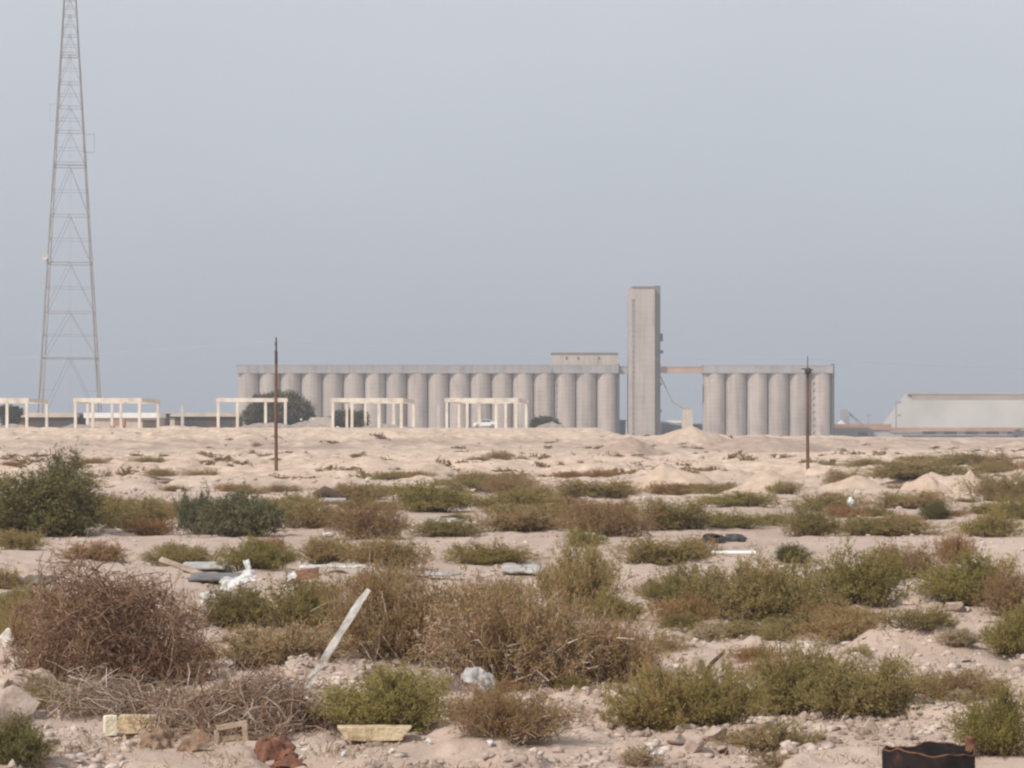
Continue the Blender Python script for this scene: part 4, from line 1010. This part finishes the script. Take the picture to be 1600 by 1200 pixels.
# ------------------------------------------------------------------ lattice mast
dM = 520.; kM = dM / FPX; cxM = (109.5 - 800) * kM; gM = gz(cxM, dM)
mast = empty('lattice_mast', (cxM, dM, gM), 'tall tapering steel lattice mast rising out of the picture', 'mast', rz=math.radians(6.5))
def hw(py): return (9.0 + .0575 * py) * kM
def zm(py): return CH - (py - HZ) * kM - gM
pyB, pyT = HZ + (CH - gM) / kM, -70.
for sx in (-1, 1):
    for sy in (-1, 1):
        mb = MB(); mb.tube([(sx * hw(pyB), sy * hw(pyB), 0), (sx * hw(pyT), sy * hw(pyT), zm(pyT))], [.19, .11], 6)
        mb.build('leg', M['mast'] if sy < 0 else M['mast_pale'], mast)
lev = [560, 488, 412, 337, 260, 206, 168, 130, 88, 56, 25, 0, -30, -60]
br = MB(); prev = pyB - 8
for i, py in enumerate(lev):
    h_, z_ = hw(py), zm(py); mb = MB(); wd = .16 if py in (560, 412, 260, 88) else .10
    c = [(-h_, -h_), (h_, -h_), (h_, h_), (-h_, h_)]
    for j in range(4): mb.bar((*c[j], z_), (*c[(j + 1) % 4], z_), wd)
    if py in (88, 260):
        for j in range(4): mb.bar((*c[j], z_ + .55), (*c[(j + 1) % 4], z_ + .55), .1)
    mb.build('crossbar_ring', M['mast'], mast)
    h0, z0 = hw(prev), zm(prev); c0 = [(-h0, -h0), (h0, -h0), (h0, h0), (-h0, h0)]
    for j in range(4):
        m_ = ((c[j][0] + c[(j + 1) % 4][0]) / 2, (c[j][1] + c[(j + 1) % 4][1]) / 2, z_)
        br.bar((*c0[j], z0), m_, .075); br.bar((*c0[(j + 1) % 4], z0), m_, .075)
        if i < 8:
            zz = (z_ + z0) / 2; hh = (h_ + h0) / 2; cc = [(-hh, -hh), (hh, -hh), (hh, hh), (-hh, hh)]
            a_ = Vector((*c0[j], z0)).lerp(Vector(m_), .5); br.bar((*cc[j], zz), a_, .06)
    zz = (z_ + z0) / 2; hh = (h_ + h0) / 2; cc = [(-hh, -hh), (hh, -hh), (hh, hh), (-hh, hh)]
    for j_ in (range(4) if i else ()): br.bar((*cc[j_], zz), (*cc[(j_ + 1) % 4], zz), .06)
    prev = py
br.build('bracing', M['mast'], mast)
mb = MB()
for sx in (-.22, .22): mb.bar((sx, .0, 0), (sx, .0, zm(pyT)), .05)
z = .4
while z < zm(pyT): mb.bar((-.22, 0, z), (.22, 0, z), .03); z += .6
mb.build('ladder', M['mast_pale'], mast)
def mount(px0, px1, py0, py1, name, m):
    mb = MB(); x0, x1 = (px0 - 109.5) * kM, (px1 - 109.5) * kM; z0, z1 = zm(py1), zm(py0); y = -hw((py0 + py1) / 2)
    for a_, b_ in (((x0, y, z0), (x1, y, z0)), ((x0, y, z1), (x1, y, z1)), ((x0, y, z0), (x0, y, z1)), ((x1, y, z0), (x1, y, z1))): mb.bar(a_, b_, .09)
    mb.build(name, m, mast)
mount(131, 148, 212, 240, 'antenna_frame', M['mast']); mount(80, 98, 165, 192, 'antenna_frame', M['mast_pale'])
mb = MB(); mb.lathe([(0, -.35), (.5, -.35), (.95, -.1), (1.0, .3), (.95, .3), (0, .05)], 20)
o = mb.build('dish', M['mast_pale'], mast, fix=False); o.scale = (.75, .75, .75); o.location = ((74 - 109.5) * kM, -hw(404) - .6, zm(404)); o.rotation_euler = (math.radians(80), 0, math.radians(-25))

# ------------------------------------------------------------------ grain terminal
dS = 950.; kS = dS / FPX
def X(px, d=dS): return (px - 800) / FPX * d
def Z(py, d=dS): return CH - (py - HZ) / FPX * d
GZ = -.6
def silo_block(px0, px1, n, label, pent=None, shaft=None):
    R = (X(px1) - X(px0)) / n / 2
    e = empty('grain_silo_block', (X(px0), dS, GZ), label, 'silo block')
    ht = Z(583) - GZ; ox = X(px0)
    mb = MB(); mb.lathe([(R * .982, 0), (R * .982, ht)], 40, (0, 0, 0)); 
    me = None
    for row in (0, 1):
        for i in range(n):
            if me is None:
                o = mb.build('silo', M['silo'], e, fix=False); me = o.data
            else:
                o = o.copy(); COL.objects.link(o); o.parent = e
            o.location = (R * (2 * i + 1), R + row * 2 * R, 0)
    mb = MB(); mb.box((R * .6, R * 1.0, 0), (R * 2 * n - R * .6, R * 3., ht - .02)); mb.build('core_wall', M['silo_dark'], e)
    mb = MB(); mb.box((-.2, -.02, ht), (R * 2 * n + .2, R * 4 + .3, ht + (583 - 571) * kS)); mb.build('roof_gallery', M['gallery'], e)
    mb = MB(); mb.box((-.3, -.12, ht + 12 * kS + .003), (R * 2 * n + .3, R * 4 + .4, ht + 13 * kS)); mb.build('roof_slab', M['gallery'], e)
    if pent:
        a_, b_ = X(pent[0]) - ox, X(pent[1]) - ox
        z0, z1 = ht + 13 * kS, Z(553) - GZ
        mb = MB(); mb.box((a_, .8, z0), (b_, R * 3.4, z1)); ph = mb.build('penthouse', M['silo'], e)
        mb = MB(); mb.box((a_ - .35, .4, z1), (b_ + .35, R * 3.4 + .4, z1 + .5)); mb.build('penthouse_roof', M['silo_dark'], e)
        for fx in (.22, .40, .72):
            wx = a_ + (b_ - a_) * fx
            mb = MB(); mb.box((wx - .35, .72, z0 + 1.9), (wx + .35, .9, z1 - 1.)); mb.build('window', M['wall_dark'], ph)
    if shaft:
        a_ = X(shaft) - ox
        mb = MB(); mb.box((a_ - .45, 1.2, 0), (a_ + .55, 4.2, ht + 14.5 * kS)); mb.build('stair_shaft', M['steel_dark'], e)
    return e
b1 = silo_block(370, 966, 18, 'long grey row of eighteen round concrete grain silos under a flat gallery', (863, 965), 966)  # its shaft is a dark strip painted in for the row's shaded end
b2 = silo_block(1101, 1301, 6, 'shorter grey block of six round concrete grain silos', None, 1302)
for (blk, xs) in ((b1, (862.5,)), (b2, (1267,))):
    for sx in xs:
        mb = MB(); a_ = X(sx) - blk.location.x
        for q_ in (-.3, .3): mb.bar((a_ + q_, -.12 if blk is b1 else .1, .2), (a_ + q_, -.12 if blk is b1 else .1, 26), .09)
        z = .6
        while z < 26: mb.box((a_ - .55, -.5, z), (a_ + .55, .3, z + .16)); z += 2.6
        mb.build('ladder', M['steel_dark'], blk)
# head tower
tw = empty('elevator_tower', (X(982), dS - 3, GZ), 'tall square concrete elevator tower between the two silo blocks', 'tower')
ox = X(982); wT = X(1022.5) - ox; hT = Z(451) - GZ
mb = MB(); mb.box((0, 0, 0), (wT, 14, hT)); mb.build('tower_shaft', M['tower'], tw)
mb = MB(); mb.box((1.2, -.25, hT), (wT - .3, 13.6, hT + .7)); mb.build('roof_slab', M['silo_dark'], tw)
x1 = X(1032) - ox
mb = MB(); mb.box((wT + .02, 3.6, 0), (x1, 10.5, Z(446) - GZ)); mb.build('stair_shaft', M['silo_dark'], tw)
for (py0, py1, wx) in ((521, 533, .9), (547, 552, 1.0), (598, 602, .5), (640, 644, .5)):
    mb = MB(); mb.box((x1 + .02, 3.3, Z(py1) - GZ), (x1 + wx, 7, Z(py0) - GZ)); mb.build('landing', M['steel_dark'], tw)
mb = MB(); lx = X(988.5) - ox
for q_ in (-.28, .28): mb.bar((lx + q_, -.22, 1), (lx + q_, -.22, hT - 4), .08)
z = 1.5
while z < hT - 4: mb.box((lx - .45, -.55, z), (lx + .45, -.02, z + .22)); z += 1.9
mb.build('ladder', M['gallery'], tw)
mb = MB(); mb.tube([(x1, 4.5, Z(588) - GZ), (X(1052) - ox, 5.2, Z(628) - GZ), (X(1072) - ox, 6, Z(640) - GZ)], .28, 8); mb.build('chute', M['gallery'], tw)
# bridges
def bridge(pa, pb, y0, y1, label, m):
    e = empty('conveyor_bridge', (X(pa), dS + 2, Z(y1)), label, 'conveyor bridge')
    L_ = X(pb) - X(pa); hb = (y1 - y0) * kS
    mb = MB(); mb.box((0, 0, 0), (L_, 3.2, hb)); mb.build('gallery_shell', M[m], e)
    mb = MB(); mb.box((-.0, -.25, hb), (L_, 3.4, hb + .3)); mb.build('bridge_roof', M['gallery'], e)
    mb = MB(); mb.box((0, -.12, -.32), (L_, 3.3, -.003)); mb.build('floor_beam', M['gallery'], e)
    return e
bridge(967.5, 981.7, 573, 583, 'short grey conveyor link joining the long silo row to the tower', 'gallery')
bridge(1032.3, 1100.6, 573.5, 581, 'rusty orange conveyor bridge from the tower to the shorter silo block', 'bridge')
# sheds and small plant around it
def shed(px0, px1, ytop, ybot, d, dep, wallm, roofm, name, label, cat='shed', roofpx=4, slope=0.0, doors=()):
    x0, x1 = X(px0, d), X(px1, d); gz0 = min(Z(ybot, d), gz((x0 + x1) / 2, d)); zt_ = Z(ytop, d); rh = roofpx * d / FPX
    e = empty(name, ((x0 + x1) / 2, d, gz0), label, cat)
    hw_ = (x1 - x0) / 2; H = zt_ - gz0
    mb = MB(); mb.prism([(-hw_, 0), (hw_, 0), (hw_, H - rh - slope), (-hw_, H - rh)], 0, dep); wl = mb.build('wall', M[wallm], e)
    mb = MB(); mb.prism([(-hw_ - .3, H - rh + .004), (hw_ + .3, H - rh - slope + .004), (hw_ + .3, H - slope), (-hw_ - .3, H)], -.6, dep + .5); mb.build('roof', M[roofm], e)
    for (a_, b_, t_, m_) in doors:
        mb = MB(); mb.box((-hw_ + 2 * hw_ * a_, -.06, .02), (-hw_ + 2 * hw_ * b_, .1, (H - rh - slope) * t_)); mb.build('door', M[m_], wl)
    return e
shed(968.5, 977.5, 656, 680, 960, 8, 'wall_dark', 'wall_dark', 'small_shed', 'narrow dark shed in the gap before the tower', roofpx=2)
shed(1034, 1066, 657, 684, 985, 12, 'wall_dark', 'wall_grey', 'low_shed', 'dark low shed with sloping roof beside the tower foot', roofpx=3, slope=1.6)
shed(1046, 1067, 657, 668, 1010, 8, 'wall_grey', 'white', 'low_shed', 'white roofed shed peeping over the dark low shed', roofpx=4)
shed(1081, 1099, 662, 684, 985, 10, 'wall_dark', 'wall_grey', 'low_shed', 'dark shed tucked against the shorter silo block', roofpx=2)
e = empty('brown_hopper_tower', (X(1074.5, 938), 938, GZ), 'squat tan hopper tower under the orange conveyor bridge', 'hopper tower')
kk = 938 / FPX
mb = MB(); mb.prism([(-8.5 * kk, 0), (8.5 * kk, 0), (7.4 * kk, Z(640, 938) - GZ), (-7.6 * kk, Z(640, 938) - GZ)], 0, 4); mb.build('tower_body', M['wall_tan'], e)
mb = MB(); mb.box((-6 * kk, .3, Z(640, 938) - GZ), (-1 * kk, 3, Z(636.5, 938) - GZ)); mb.box((2 * kk, .3, Z(640, 938) - GZ), (6 * kk, 3, Z(637, 938) - GZ)); mb.build('roof_vents', M['bridge'], e)
# shed with rusty roof beyond the shorter block
shed(1303, 1391, 662.5, 690, 985, 14, 'wall_grey', 'rust_roof', 'long_shed', 'long low shed under a rust orange roof beside the shorter silo block', 'shed', roofpx=9, doors=((.42, .6, .8, 'wall_dark'), (.72, .98, .75, 'roof_pale')))
# hopper with inclined conveyor
dH = 1040; kk = dH / FPX
e = empty('loading_hopper', (X(1325, dH), dH, GZ), 'grey loading hopper with an inclined conveyor behind the rust roofed shed', 'hopper')
zb = Z(664, dH) - GZ
mb = MB(); mb.prism([(-14 * kk, 0), (-4 * kk, 0), (-4 * kk, zb + 4 * kk), (-9 * kk, zb + 7 * kk), (-14 * kk, zb + 2 * kk)], 0, 5); mb.build('storage_bin', M['white'], e)
mb = MB(); mb.prism([(-9 * kk, zb + 7 * kk), (-4 * kk, zb + 4 * kk), (1.5 * kk, zb + 2 * kk), (3 * kk, zb + 20 * kk), (-3 * kk, zb + 25 * kk), (-11 * kk, zb + 23 * kk)], -.6, 4); mb.build('hopper_body', M['wall_grey'], e)
mb = MB(); mb.bar((1 * kk, 1.5, zb + 20 * kk), (24 * kk, 1.5, zb - 1 * kk), 1.2, 1.0); mb.build('inclined_conveyor', M['wall_grey'], e)
mb = MB(); mb.bar((1.5 * kk, .5, 0), (1.5 * kk, .5, zb + 4 * kk), .6); mb.build('leg', M['wall_grey'], e)
# distant lamp mast
e = empty('floodlight_pole', (X(1357, 1030), 1030, GZ), 'short floodlight pole standing between hopper and warehouse', 'light pole')
mb = MB(); mb.tube([(0, 0, 0), (0, 0, Z(649, 1030) - GZ)], [.18, .12], 8); mb.build('pole_shaft', M['wall_grey'], e)
mb = MB(); mb.box((-.9, -.3, Z(650, 1030) - GZ), (.9, .3, Z(647, 1030) - GZ)); mb.build('lamp_head', M['wall_grey'], e)
# warehouse
dW = 1000.; kk = dW / FPX
wx0, wx1 = X(1390, dW), X(2050, dW); gW = -1.0
e = empty('grain_warehouse', (wx0, dW, gW), 'huge pale warehouse with hipped roof and ridge monitor', 'warehouse')
LW = wx1 - wx0; hE = Z(668, dW) - gW; hR = Z(614, dW) - gW; dep = 26.; run = X(1424, dW) - wx0
hipr = run; ridge_y0, ridge_y1 = dep / 2 - 2, dep / 2 + 2
mb = MB()
mb.add([(0, 0, hE), (LW, 0, hE), (LW, dep, hE), (0, dep, hE), (run, ridge_y0, hR), (LW - run, ridge_y0, hR), (LW - run, ridge_y1, hR), (run, ridge_y1, hR)],
       [(0, 1, 5, 4), (1, 2, 6, 5), (2, 3, 7, 6), (3, 0, 4, 7), (4, 5, 6, 7), (3, 2, 1, 0)])
mb.build('roof', M['roof_pale'], e)
mb = MB(); mb.box((0.3, .6, 0), (LW - .3, dep - .6, hE - 6 * kk)); mb.build('wall', M['wall_dark'], e)
mb = MB(); mb.box((-.3, -.5, hE - 6 * kk + .004), (LW + .3, dep + .5, hE - .004)); mb.build('fascia', M['rust_roof'], e)
mx0 = X(1430, dW) - wx0
mb = MB(); mb.box((mx0, ridge_y0 - 2.2, hR - 16 * kk), (LW - mx0, ridge_y1 + 2.2, hR - .45)); mb.build('ridge_monitor', M['roof_band'], e)
mb = MB(); mb.box((mx0 - 1.6, ridge_y0 - 2.5, hR - .446), (LW - mx0 + 1.6, ridge_y1 + 2.5, hR + .35)); mb.build('monitor_roof', M['roof_pale'], e)
for i in range(9):
    xx_ = LW * (.06 + .05 * i)
    mb = MB(); mb.box((xx_, .5, .1), (xx_ + 3.2, .72, 2.6)); mb.build('door', M['wall_grey'] if i % 2 else M['roof_pale'], e)
# light pole before the warehouse
dL = 960.
e = empty('floodlight_pole', (X(1400, dL), dL, GZ), 'slim floodlight pole with two side arms before the warehouse roof', 'light pole')
hL = Z(626, dL) - GZ
mb = MB(); mb.tube([(0, 0, 0), (0, 0, hL)], [.26, .16], 8); mb.build('pole_shaft', M['mast'], e)
for py in (630, 650): 
    mb = MB(); z_ = Z(py, dL) - GZ; mb.bar((0, 0, z_), (1.6, 0, z_ + .2), .25); mb.box((.9, -.3, z_ + .1), (1.9, .3, z_ + .7)); mb.build('side_arm', M['mast'], e)
# low fence wall and trucks in front of the warehouse
shed(1410, 1600, 679, 690, 900, .6, 'wall_grey', 'roof_pale', 'boundary_wall', 'low blue grey wall in front of the warehouse', 'wall', roofpx=1)
shed(1395, 1437, 674, 690, 930, 9, 'roof_pale', 'wall_grey', 'low_shed', 'pale low shed at the near corner of the warehouse', roofpx=2)
e = empty('parked_truck', (X(1596, 880), 880, -.5), 'dark blue truck parked at the frame edge before the warehouse', 'truck')
mb = MB(); mb.prism([(-2.6, .7), (-.2, .7), (-.2, 3.0), (-1.6, 3.0), (-2.6, 1.9)], 0, 2.3); cb = mb.build('cab', M['car_dark'], e)
mb = MB(); mb.box((-1.9, -.04, 2.0), (-.5, .05, 2.7)); mb.build('window', M['glass'], cb)
mb = MB(); mb.box((-.1, -.05, .9), (5.2, 2.35, 2.4)); mb.build('cargo_bed', M['car_dark'], e)
for wx_ in (-1.6, 2.6, 4.0):
    mb = MB(); mb.tube([(wx_, -.1, .5), (wx_, 2.4, .5)], .5, 16); mb.build('wheel', M['rubber'], e)

# ------------------------------------------------------------------ concrete frames on the bank
dF, dB = 400., 423.
def frame(front, back, label, beam_f, beam_b=None):
    cx = X((front[0] + front[-1]) / 2, dF)
    e = empty('concrete_skeleton', (cx, dF, gz(cx, dF)), label, 'concrete frame', 'concrete frames on the bank')
    zg = e.location.z
    zt = Z(622, dF) - zg; bh = .62; pw = .42
    def post(px, d):
        x = X(px, d); b = gz(x, d) - zg - .3
        mb = MB(); mb.box((x - cx - pw / 2, d - dF - pw / 2, b), (x - cx + pw / 2, d - dF + pw / 2, zt - bh + .0)); mb.build('post', M['cream'], e)
    for px in front: post(px, dF)
    for px in back: post(px, dB)
    def beam(pa, da, pb, db, ends=.35):
        a_ = Vector((X(pa, da) - cx, da - dF, zt - bh / 2)); b_ = Vector((X(pb, db) - cx, db - dF, zt - bh / 2))
        u_ = (b_ - a_).normalized(); mb = MB(); mb.bar(a_ - u_ * ends, b_ + u_ * ends, .5, bh); mb.build('beam', M['cream'], e)
    beam(beam_f[0], dF, beam_f[1], dF)
    if beam_b:
        beam(beam_b[0], dB, beam_b[1], dB)
        beam(beam_f[0], dF + .6, beam_b[0], dB - .6, -.0); beam(beam_f[1], dF + .6, beam_b[1], dB - .6, -.0)
    return e
frame([-62, -31, 11, 42], [-40, 73], 'cream concrete frame cut by the frame edge near the mast', (-62, 42), (-40, 73))
frame([118, 145, 218], [137, 175, 189, 247], 'cream concrete frame standing around the white roofed shed', (118, 218), (137, 247))
frame([341, 371, 415, 446], [], 'cream concrete frame standing before the grey green tree', (341, 446))
frame([520, 550, 592, 627], [542, 571, 615, 646], 'cream concrete frame standing next to the block wall', (520, 627), (542, 646))
frame([698, 730, 775, 806], [717, 749, 790, 822], 'cream concrete frame with the white car parked behind it', (698, 806), (717, 822))
for (px, ty, d, lab) in ((285, 634, 430, 'lone bare concrete post between two cream frames, before the dark low building'), (685, 632, 425, 'lone bare concrete post between the two frames by the car'),
                         (593, 636, 440, 'bare dark topped post inside the frame by the block wall')):
    x = X(px, d); b = gz(x, d)
    mb = MB(); mb.box((-.24, -.24, -.3), (.24, .24, Z(ty, d) - b - .35)); mb.box((-.16, -.16, Z(ty, d) - b - .352), (.16, .16, Z(ty, d) - b))
    o = mb.build('concrete_post', M['grey_post']); o.location = (x, d, b); tag(o, lab, 'post')
# low buildings behind the frames
shed(28, 116, 645, 672, 500, 9, 'wall_brown', 'wall_tan', 'low_building', 'long low brown building with pale roof edge near the mast foot', 'building', roofpx=7, doors=((.15, .2, .9, 'wall_dark'), (.4, .62, .95, 'wall_dark'), (.75, .98, .95, 'wall_dark')))
shed(262, 372, 645, 672, 500, 9, 'wall_brown', 'wall_tan', 'low_building', 'low dark walled building with pale roof edge behind the lone post', 'building', roofpx=6, doors=((.02, .1, .9, 'wall_tan'), (.25, .55, .9, 'wall_dark'), (.7, .92, .9, 'wall_dark')))
shed(134, 248, 645, 672, 470, 7, 'wall_tan', 'white', 'low_building', 'tan shed under a bright white roof inside a cream frame', 'building', roofpx=8, doors=((.1, .55, .93, 'wall_tan'), (.78, .97, .8, 'wall_brown')))
shed(119, 133, 648, 672, 505, 6, 'wall_dark', 'wall_dark', 'small_shed', 'dark shed joined to one end of the white roofed shed', roofpx=1)
shed(250, 259, 646, 672, 490, 6, 'wall_brown', 'wall_brown', 'small_shed', 'narrow brown shed past the white roofed shed', roofpx=1)
# rusty bin
xb = X(185, 440); gb = gz(xb, 440)
e = empty('rusty_bin', (xb, 440, gb), 'rusty orange bin standing in front of the white roofed shed', 'bin')
mb = MB(); mb.box((-1.05, 0, .35), (1.05, .12, 1.35)); mb.box((-1.05, 1.3, .35), (1.05, 1.42, 1.35)); mb.box((-1.05, .121, .35), (-.93, 1.299, 1.35)); mb.box((.93, .121, .35), (1.05, 1.299, 1.35)); mb.box((-.92, .122, .36), (.92, 1.298, .45)); mb.build('bin_body', M['rust_roof'], e)
for sx in (-.9, .9):
    for yy_ in (.15, 1.27):
        mb = MB(); mb.box((sx - .07, yy_ - .07, -.05), (sx + .07, yy_ + .07, .348)); mb.build('leg', M['rust'], e)
# block wall with loose blocks
xb = X(498, 420); gb = gz(xb, 420)
mb = MB(); rr = random.Random(3)
for row in range(9):
    x = -2.0 + rr.uniform(0, .2) + row * .05
    while x < 2.1 - (row > 6) * rr.uniform(0, .7):
        mb.box((x, 0 + rr.uniform(-.02, .02), row * .21 - .1), (x + .40, .2, row * .21 + .10)); x += .41
o = mb.build('block_wall', M['block']); o.location = (xb, 420, gb); tag(o, 'low broken wall of grey breeze blocks beside the tree', 'wall')
for i, (px, py) in enumerate([(466, 668), (471, 656), (478, 664), (486, 662), (490, 655), (473, 668), (528, 668), (445, 668), (436, 666)]):
    d = 404 + i % 3; x = X(px, d); me = rock_mesh('sack', (.32, .25, .26), 500 + i, 2)
    o = link_mesh('sack', me, M['white'], None, (x, d, gz(x, d) + max(0, (668 - py)) * .1 + .12), (0, 0, i)); tag(o, 'white sack or lump strewn on the rubble before the block wall', 'sack', 'white lumps before the block wall')
# rubble heaps on the bank top
def crest_heap(px, d, w_, h_, seed, label):
    x = X(px, d); nr, na = 16, 44
    rr, aa = np.meshgrid(np.linspace(0, 1, nr), np.linspace(0, 2 * np.pi, na, endpoint=False))
    hx = rr * np.cos(aa) * w_; hy = rr * np.sin(aa) * 3.
    z_ = h_ * np.clip(1 - rr ** 1.4, 0, 1) * (1 + .7 * fbm(hx / 1.2 + seed, hy / 1.2, 4, seed)) + (G(hx + x, hy + d) - gz(x, d)) - .15 * rr ** 4
    i = np.arange(nr * na).reshape(na, nr); j = np.roll(i, -1, 0)
    f = np.stack([i[:, :-1], i[:, 1:], j[:, 1:], j[:, :-1]], -1).reshape(-1, 4)
    o = link_mesh('rubble_heap', np_mesh('rubble_heap', np.stack([hx, hy, z_], -1).reshape(-1, 3), f), M['rubble_grey'], None, (x, d, gz(x, d))); tag(o, label, 'rubble heap')
crest_heap(415, 396, 5., .95, 4, 'grey rubble heap on the bank before the grey green tree')
crest_heap(480, 400, 4.2, .9, 9, 'grey rubble heap before the block wall')
crest_heap(600, 412, 6., .5, 14, 'low grey rubble heap between the posts beside the block wall')
crest_heap(20, 410, 5., .7, 19, 'grey rubble heap under the frame at the picture edge')
crest_heap(125, 412, 4., .6, 24, 'grey rubble heap in front of the small dark shed')
crest_heap(860, 430, 3., 1.0, 29, 'grey rubble heap beyond the frame with the car')

# car
dC = 445.; xc = X(758, dC); gc = gz(xc, dC); lk = 37 / FPX * dC / 4.3
car = empty('parked_car', (xc, dC, gc), 'white saloon car parked side on between the frame posts', 'car')
car.scale = (lk, 1, 1.05)
prof = [(-2.15, .32), (-2.15, .72), (-1.9, .86), (-1.05, .96), (-.35, 1.38), (.75, 1.40), (1.45, 1.02), (2.05, .96), (2.15, .75), (2.15, .32)]
mb = MB(); mb.prism(prof, 0, 1.7); body = mb.build('body', M['carpaint'], car, bevel=.05)
mb = MB(); mb.prism([(-.92, .97), (-.36, 1.31), (.12, 1.32), (.12, .97)], -.02, .03); mb.build('window', M['glass'], body)
mb = MB(); mb.prism([(.2, .97), (.2, 1.32), (.72, 1.32), (1.2, 1.0)], -.02, .03); mb.build('window', M['glass'], body)
for wx_ in (-1.35, 1.35):
    for wy in (0, 1.5):
        mb = MB(); mb.tube([(wx_, wy - .04, .31), (wx_, wy + .2, .31)], .32, 18); wh = mb.build('wheel', M['rubber'], car)
        mb = MB(); mb.tube([(wx_, wy - .06, .31), (wx_, wy - .045, .31)], .18, 14); mb.build('rim', M['mast_pale'], wh)

# ------------------------------------------------------------------ trees on the bank
def tree(px, d, topy, wpx, label, lobes, seed, nleaf=15000, name='dusty_tree', L=.5, W=.16):
    r = np.random.default_rng(seed); k = d / FPX
    x = X(px, d); g = gz(x, d); H = Z(topy, d) - g; w_ = wpx * k
    e = empty(name, (x, d, g), label, 'tree')
    mb = MB(); ends = []
    for (lx, ly, lz, lr) in lobes:
        c = Vector((lx * w_, ly * w_, lz * H)); mid = Vector((lx * w_ * .45, ly * w_ * .45, lz * H * .5)); 
        mb.tube([(lx * w_ * .1, ly * w_ * .1, -.2), mid, c], [.2, .13, .05], 7); ends.append((c, lr))
        for _ in range(3):
            t_ = c + Vector(r.normal(0, lr * w_ * .5, 3)); mb.tube([mid.lerp(c, .5), t_], [.07, .02], 5)
    mb.build('trunk', M['bark'], e)
    P_, D_, T_ = [], [], []
    tot = sum(q[1] ** 2 for q in ends)
    for (c, lr) in ends:
        nc = int(46 * lr ** 2 / tot * len(ends)) + 6
        for _ in range(nc):                                     # leaf clumps with gaps between them
            v = r.normal(size=3); v /= np.linalg.norm(v); rad = r.uniform(.45, 1.0) ** .5
            cc = np.array(c) + v * rad * np.array([lr * w_, lr * w_, lr * w_ * .8])
            m_ = int(nleaf / 50 * r.uniform(.5, 1.4) / len(ends) * 2.2)
            pp = cc + r.normal(0, lr * w_ * .17, (m_, 3)); P_.append(pp); D_.append(r.normal(0, .7, (m_, 3)) + v * .5 + np.array([0, 0, .2])); T_.append(np.clip(r.uniform(.2, .8) + r.normal(0, .2, m_), 0, 1))
    P_ = np.concatenate(P_); D_ = np.concatenate(D_); T_ = np.concatenate(T_)
    ok = P_[:, 2] > .05; P_, D_, T_ = P_[ok], D_[ok], T_[ok]
    bv, bf = blades(P_, D_, L * r.uniform(.5, 1.4, len(P_)), W * r.uniform(.6, 1.4, len(P_)), r)
    link_mesh('crown', np_mesh('crown', bv, bf, np.tile(T_, 2)), LEAF['far'], e)
tree(436, 445, 620, 98, 'dusty grey green tree behind a cream frame before the silos',
     [(-.26, 0, .62, .22), (-.08, .05, .72, .20), (.12, 0, .74, .22), (.30, .0, .60, .20), (-.36, 0, .32, .18), (.05, -.1, .38, .24), (.38, 0, .34, .16)], 5)
tree(16, 470, 632, 34, 'small dark tree behind the frame at the picture edge', [(-.2, 0, .7, .3), (.2, 0, .65, .28), (0, 0, .4, .4)], 8, 5000, L=.4)
tree(548, 452, 645, 50, 'small dark bush tree between the block wall and the silos', [(-.3, 0, .5, .28), (.25, 0, .5, .3), (0, 0, .6, .3)], 11, 6000, L=.4)
tree(852, 470, 662, 36, 'low dark bush at the end of the bank before the silos', [(-.2, 0, .5, .4), (.2, 0, .5, .4)], 14, 2500, L=.35)
